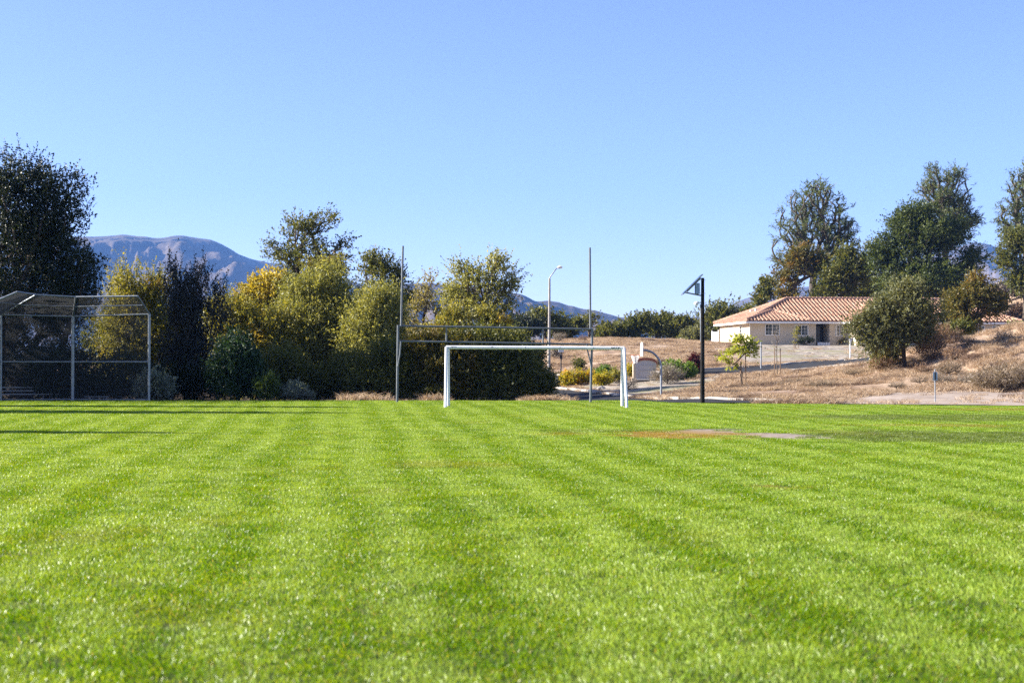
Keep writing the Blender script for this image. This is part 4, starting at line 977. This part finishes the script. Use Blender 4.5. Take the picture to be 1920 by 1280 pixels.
def scatter(name, P, idx, rot, scl, attrs, variants, label):
    me = bpy.data.meshes.new(name); me.vertices.add(len(P)); me.vertices.foreach_set('co', np.ascontiguousarray(P, np.float32).ravel())
    def att(k, t, v, key='value'):
        a = me.attributes.new(k, t, 'POINT'); a.data.foreach_set(key, np.ascontiguousarray(v).ravel())
    att('idx', 'INT', idx.astype(np.int32)); att('rot', 'FLOAT_VECTOR', rot.astype(np.float32), 'vector'); att('scl', 'FLOAT_VECTOR', scl.astype(np.float32), 'vector')
    for k, v in attrs.items(): att(k, 'FLOAT', v.astype(np.float32))
    o = bpy.data.objects.new(name, me); COL.objects.link(o); tag(o, label, 'grass', kind='stuff')
    ng = bpy.data.node_groups.new(name, 'GeometryNodeTree'); ng.interface.new_socket('Geometry', in_out='INPUT', socket_type='NodeSocketGeometry'); ng.interface.new_socket('Geometry', in_out='OUTPUT', socket_type='NodeSocketGeometry')
    gi, go = ng.nodes.new('NodeGroupInput'), ng.nodes.new('NodeGroupOutput'); jn = ng.nodes.new('GeometryNodeJoinGeometry')
    def named(k, t):
        n = ng.nodes.new('GeometryNodeInputNamedAttribute'); n.data_type = t; n.inputs['Name'].default_value = k
        return next(s for s in n.outputs if s.enabled and s.name == 'Attribute')
    ia, ra, sa = named('idx', 'INT'), named('rot', 'FLOAT_VECTOR'), named('scl', 'FLOAT_VECTOR')
    e2r = ng.nodes.new('FunctionNodeEulerToRotation'); ng.links.new(ra, e2r.inputs[0])
    for k, v in enumerate(variants):
        cmp = ng.nodes.new('FunctionNodeCompare'); cmp.data_type = 'INT'; cmp.operation = 'EQUAL'
        si = [s for s in cmp.inputs if s.enabled]; ng.links.new(ia, si[0]); si[1].default_value = k
        oi = ng.nodes.new('GeometryNodeObjectInfo'); oi.inputs['Object'].default_value = v; oi.inputs['As Instance'].default_value = True
        ip = ng.nodes.new('GeometryNodeInstanceOnPoints')
        ng.links.new(gi.outputs[0], ip.inputs['Points']); ng.links.new(cmp.outputs[0], ip.inputs['Selection']); ng.links.new(oi.outputs['Geometry'], ip.inputs['Instance'])
        ng.links.new(e2r.outputs[0], ip.inputs['Rotation']); ng.links.new(sa, ip.inputs['Scale']); ng.links.new(ip.outputs[0], jn.inputs[0])
    ng.links.new(jn.outputs[0], go.inputs[0])
    md = o.modifiers.new('scatter', 'NODES'); md.node_group = ng
    return o

def attr(nt, name):
    n = nt.nodes.new('ShaderNodeAttribute'); n.attribute_type = 'INSTANCER'; n.attribute_name = name; return n.outputs['Fac']
m, nt, p = new_mat('lawn_blades'); g = nt.nodes.new('ShaderNodeNewGeometry'); P = g.outputs['Position']; rnd = g.outputs['Random Per Island']
f = math_n(nt, 'ADD', math_n(nt, 'MULTIPLY', rnd, .45), math_n(nt, 'MULTIPLY', math_n(nt, 'ADD', math_n(nt, 'MULTIPLY', noise_tex(nt, .55, 4, P, .6), .55), math_n(nt, 'MULTIPLY', noise_tex(nt, 6, 3, P), .45)), .6))
c = ramp(nt, f, [(.22, (.022, .085, .001)), (.42, (.085, .2, .002)), (.62, (.2, .31, .003)), (.85, (.37, .42, .03))])
c = mix(nt, maprange(nt, rnd, .96, .965), c, (.42, .35, .16))
c = mix(nt, math_n(nt, 'MULTIPLY', attr(nt, 'stripe'), .75), c, (.34, .45, .08))  # gloss of blades leaning away, painted in as a paler stripe colour
dn = maprange(nt, noise_tex(nt, 7, 4, P, .7), .35, .6)
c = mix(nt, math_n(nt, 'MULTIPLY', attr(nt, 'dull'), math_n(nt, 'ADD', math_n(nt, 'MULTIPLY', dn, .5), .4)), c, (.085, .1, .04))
c = mix(nt, math_n(nt, 'MULTIPLY', attr(nt, 'dry'), math_n(nt, 'ADD', math_n(nt, 'MULTIPLY', dn, .7), .3)), c, (.34, .2, .06))
nt.links.new(c, p.inputs['Base Color']); p.inputs['Roughness'].default_value = .36; p.inputs['Specular IOR Level'].default_value = .32
t = nt.nodes.new('ShaderNodeBsdfTranslucent'); nt.links.new(mix(nt, 1.0, c, (1.5, 1.35, .3), 'MULTIPLY'), t.inputs['Color'])
mx = nt.nodes.new('ShaderNodeMixShader'); mx.inputs[0].default_value = .4
nt.links.new(p.outputs[0], mx.inputs[1]); nt.links.new(t.outputs[0], mx.inputs[2]); nt.links.new(mx.outputs[0], nt.nodes['Material Output'].inputs['Surface'])
M['lawn'] = m

rng = np.random.default_rng(11)
NV = 5
vars_ = [blades(np.random.default_rng(50 + k), 270, .25, .042, .005, (-.1, .7), .6, 'lawn_patch', M['lawn']) for k in range(NV)] + \
        [blades(np.random.default_rng(80 + k), 270, .25, .042, .0046, (.0, -.55), .4, 'lawn_patch', M['lawn']) for k in range(NV)]
pts = []
y = 2.6
while y < 59.5:
    st = .24; half = .385 * y + 6.5
    n = int(2 * half / st); x = -half + (np.arange(n) + rng.random(n)) * st
    pts.append(np.c_[x, y + (rng.random(n) - .5) * st]); y += st
P = np.concatenate(pts); X, Y = P.T
fn = np.array([mnoise.noise(Vector((a * .9, b * .9, 3.3))) + .5 * mnoise.noise(Vector((a * 2.7, b * 2.7, 1.3))) for a, b in P])
keep = Y < edge(X) + .12 + .35 * fn
def em(cx, cy, rx, ry, k=.55, soft=.35):
    d = np.sqrt(((X - cx) / rx) ** 2 + ((Y - cy) / ry) ** 2) + fn * k; return 1 - sstep(1 - soft, 1 + soft, d)
bare = np.maximum.reduce([em(*e, k=.9, soft=.3) for e in BARE])
dry = np.maximum.reduce([em(3.5, 31.0, 1.5, 1.4, .9), .8 * em(3.4, 18.0, .3, .42), .55 * em(10.6, 35.4, 2.2, .9), .4 * em(15, 31, 2.5, .7), .5 * em(16.8, 47.5, 3.5, 1.2), .25 * em(-1, 22, 1.0, .8), .45 * em(1.2, 31.2, .9, .8)])
f2 = np.array([mnoise.noise(Vector((a * .45, b * .35, 13.3))) + .5 * mnoise.noise(Vector((a * 1.6, b * 1.2, 5.1))) for a, b in P])
dry = np.maximum(dry, .16 * sstep(.38, .75, f2))
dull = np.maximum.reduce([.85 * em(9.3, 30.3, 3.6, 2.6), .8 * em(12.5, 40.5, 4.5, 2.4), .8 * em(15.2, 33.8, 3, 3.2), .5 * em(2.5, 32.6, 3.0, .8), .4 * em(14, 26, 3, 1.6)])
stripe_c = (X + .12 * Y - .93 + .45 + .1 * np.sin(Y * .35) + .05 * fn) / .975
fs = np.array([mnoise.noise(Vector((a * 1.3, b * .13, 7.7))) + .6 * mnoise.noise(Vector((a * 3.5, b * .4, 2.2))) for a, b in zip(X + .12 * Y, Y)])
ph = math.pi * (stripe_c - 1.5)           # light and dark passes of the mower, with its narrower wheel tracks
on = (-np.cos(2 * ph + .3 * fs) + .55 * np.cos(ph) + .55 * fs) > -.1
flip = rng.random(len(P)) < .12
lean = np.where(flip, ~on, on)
idx = np.where(lean, rng.integers(0, NV, len(P)), NV + rng.integers(0, NV, len(P)))
keep &= ~(rng.random(len(P)) < bare * .9) & ~(rng.random(len(P)) < dry * .35) & ~(rng.random(len(P)) < dull * .2)
rot = np.c_[np.zeros(len(P)), np.zeros(len(P)), (rng.random(len(P)) - .5) * 1.3]
hs_ = (.8 + .5 * rng.random(len(P)) + .15 * np.clip(fn, -.5, 1) + .2 * np.clip(fs, -.5, 1)) * (1 - .35 * dry)
scl = np.c_[np.ones(len(P)), np.ones(len(P)), hs_]
k = keep
Pz = np.c_[P, height(X, Y) + .01]
scatter('lawn_grass', Pz[k], idx[k], rot[k], scl[k], {'stripe': lean[k] * (.5 + .5 * rng.random(k.sum())), 'dull': dull[k], 'dry': dry[k]}, vars_, 'mown green lawn with pale and dark mowing stripes')

# dry grass on the slopes and along the far edge of the field
vd = [blades(np.random.default_rng(150 + k), 70, .36, .34, .014, (.15 * math.cos(k), .15 * math.sin(k)), .7, 'dry_tuft', M['drygrass']) for k in range(5)]
n = 39000; D_ = 54 + 140 * rng.random(n) ** 1.25; PX = rng.random(n) * 1130 + 985
X = (PX - 960) / F * D_; Y = D_
den = np.array([mnoise.noise(Vector((a * .22, b * .22, 9.3))) + .6 * mnoise.noise(Vector((a * .7, b * .7, 4.3))) for a, b in zip(X, Y)])
def inside(loop):
    q = np.array([(a.x, a.y) for a in loop]); r = np.zeros(len(X), bool)
    for (x0, y0), (x1, y1) in zip(q, np.roll(q, -1, 0)):
        c_ = ((y0 > Y) != (y1 > Y)) & (X < (x1 - x0) * (Y - y0) / (y1 - y0 + 1e-9) + x0); r ^= c_
    return r
bad = inside(k1 + near1[::-1]) | inside(k2 + n2[::-1])
yard = inside([ground(1398, 117), ground(1640, 130), ground(1800, 150), ground(1800, 162), ground(1370, 162)])
bed = inside(hits((1085,728),(1130,734.5),(1200,742),(1262,738),(1325,722),(1352,712),(1350,705),(1265,714),(1140,717)))
path = inside([ground(q, d) for q, d in ((1560,54),(1960,50.5),(1960,65),(1850,66),(1760,66),(1680,64.5),(1600,61))])
hx, hy = X - h0.x, Y - h0.y; u_ = hx * math.cos(ANG) + hy * math.sin(ANG); v_ = -hx * math.sin(ANG) + hy * math.cos(ANG)
house_ = (u_ > -1) & (u_ < 33) & (v_ > -5) & (v_ < 13)
keep = ~bad & ~house_ & (Y > edge(X) + .5) & (den > -.35) & ~((X > 1.6) & (X < 9.5) & (Y < 62)) & ~((yard | bed | path) & (rng.random(n) < .97))
# fringe of tall dry weeds at the field edge, left and centre
mfr = 68; fx_ = np.r_[rng.normal(-6.6, .25, 20), rng.normal(-5.3, .5, 12), rng.normal(-3.2, .3, 18), rng.normal(1.5, .5, 18)]
fy_ = edge(fx_) + .6 + rng.random(mfr) * 1.1
X2 = np.r_[X[keep], fx_]; Y2 = np.r_[Y[keep], fy_]; dn = np.r_[den[keep], np.full(mfr, .5)]
rs = np.random.default_rng(5); n2_ = len(X2); sc = (.55 + .6 * rs.random(n2_)) * (.8 + .5 * np.clip(dn, -.3, .8)); sc[-mfr:] *= .6 + .8 * rs.random(mfr)
scatter('dry_grass', np.c_[X2, Y2, height(X2, Y2) - .02], rs.integers(0, 5, n2_), np.c_[np.zeros(n2_), np.zeros(n2_), rs.random(n2_) * 6.28], np.c_[sc * 1.2, sc * 1.2, sc], {'v': dn}, vd, 'tufts of dry straw-coloured grass on the slopes and field edge')

# ================================================================== HAZE, SKY, SUN, CAMERA
mb = MB(); mb.box((0, 3525, 448.8), (14400, 7450, 902.4)); hz = mb.build('haze', M['white']); hz.data.materials.clear()
m = bpy.data.materials.new('haze_air'); m.use_nodes = True; nt = m.node_tree; nt.nodes.clear()
out = nt.nodes.new('ShaderNodeOutputMaterial'); v = nt.nodes.new('ShaderNodeVolumePrincipled')
v.inputs['Color'].default_value = HAZE_COL; v.inputs['Density'].default_value = HAZE_DEN; v.inputs['Anisotropy'].default_value = 0.0
nt.links.new(v.outputs[0], out.inputs['Volume']); hz.data.materials.append(m); tag(hz, kind='stuff')

w = bpy.data.worlds.new('World'); S.world = w; w.use_nodes = True; nt = w.node_tree
bg = nt.nodes['Background']; sky = nt.nodes.new('ShaderNodeTexSky'); sky.sky_type = 'NISHITA'; sky.sun_disc = False
az = math.atan2(SUN_AZ[0], SUN_AZ[1])
sky.sun_elevation = SUN_EL; sky.sun_rotation = az % (2 * math.pi); sky.air_density = SKY_AIR; sky.dust_density = SKY_DUST; sky.ozone_density = SKY_OZ; sky.altitude = 300
nt.links.new(mix(nt, 1.0, sky.outputs[0], SKY_TINT, 'MULTIPLY'), bg.inputs[0]); bg.inputs[1].default_value = SKY_STR
ld = bpy.data.lights.new('sun', 'SUN'); ld.energy = SUN_STR; ld.angle = R(.5); ld.color = (1, .94, .84)
lo = bpy.data.objects.new('sun', ld); COL.objects.link(lo)
sd = Vector((SUN_AZ[0] * math.cos(SUN_EL), SUN_AZ[1] * math.cos(SUN_EL), math.sin(SUN_EL))); lo.rotation_euler = sd.to_track_quat('Z', 'Y').to_euler(); lo.location = (-40, 10, 60)

cd = bpy.data.cameras.new('camera'); cam = bpy.data.objects.new('camera', cd); COL.objects.link(cam); S.camera = cam
cd.lens = 36.0 * F / 1920.0; cd.sensor_width = 36; cam.location = (0, 0, CAM_Z); cam.rotation_euler = (math.pi / 2 + PITCH, 0, 0)
cd.clip_start = .1; cd.clip_end = 20000
cd.dof.use_dof = True; cd.dof.focus_distance = 56; cd.dof.aperture_fstop = 2.6

S.view_settings.view_transform = 'Standard'; S.view_settings.look = 'None'; S.view_settings.exposure = EXPO; S.view_settings.gamma = 1
S.cycles.max_bounces = 6; S.cycles.diffuse_bounces = 3; S.cycles.glossy_bounces = 2; S.cycles.transmission_bounces = 3; S.cycles.transparent_max_bounces = 4
S.cycles.volume_bounces = 0; S.cycles.sample_clamp_indirect = 4; S.cycles.use_denoising = False
try: S.cycles.denoiser = 'OPENIMAGEDENOISE'
except Exception: pass
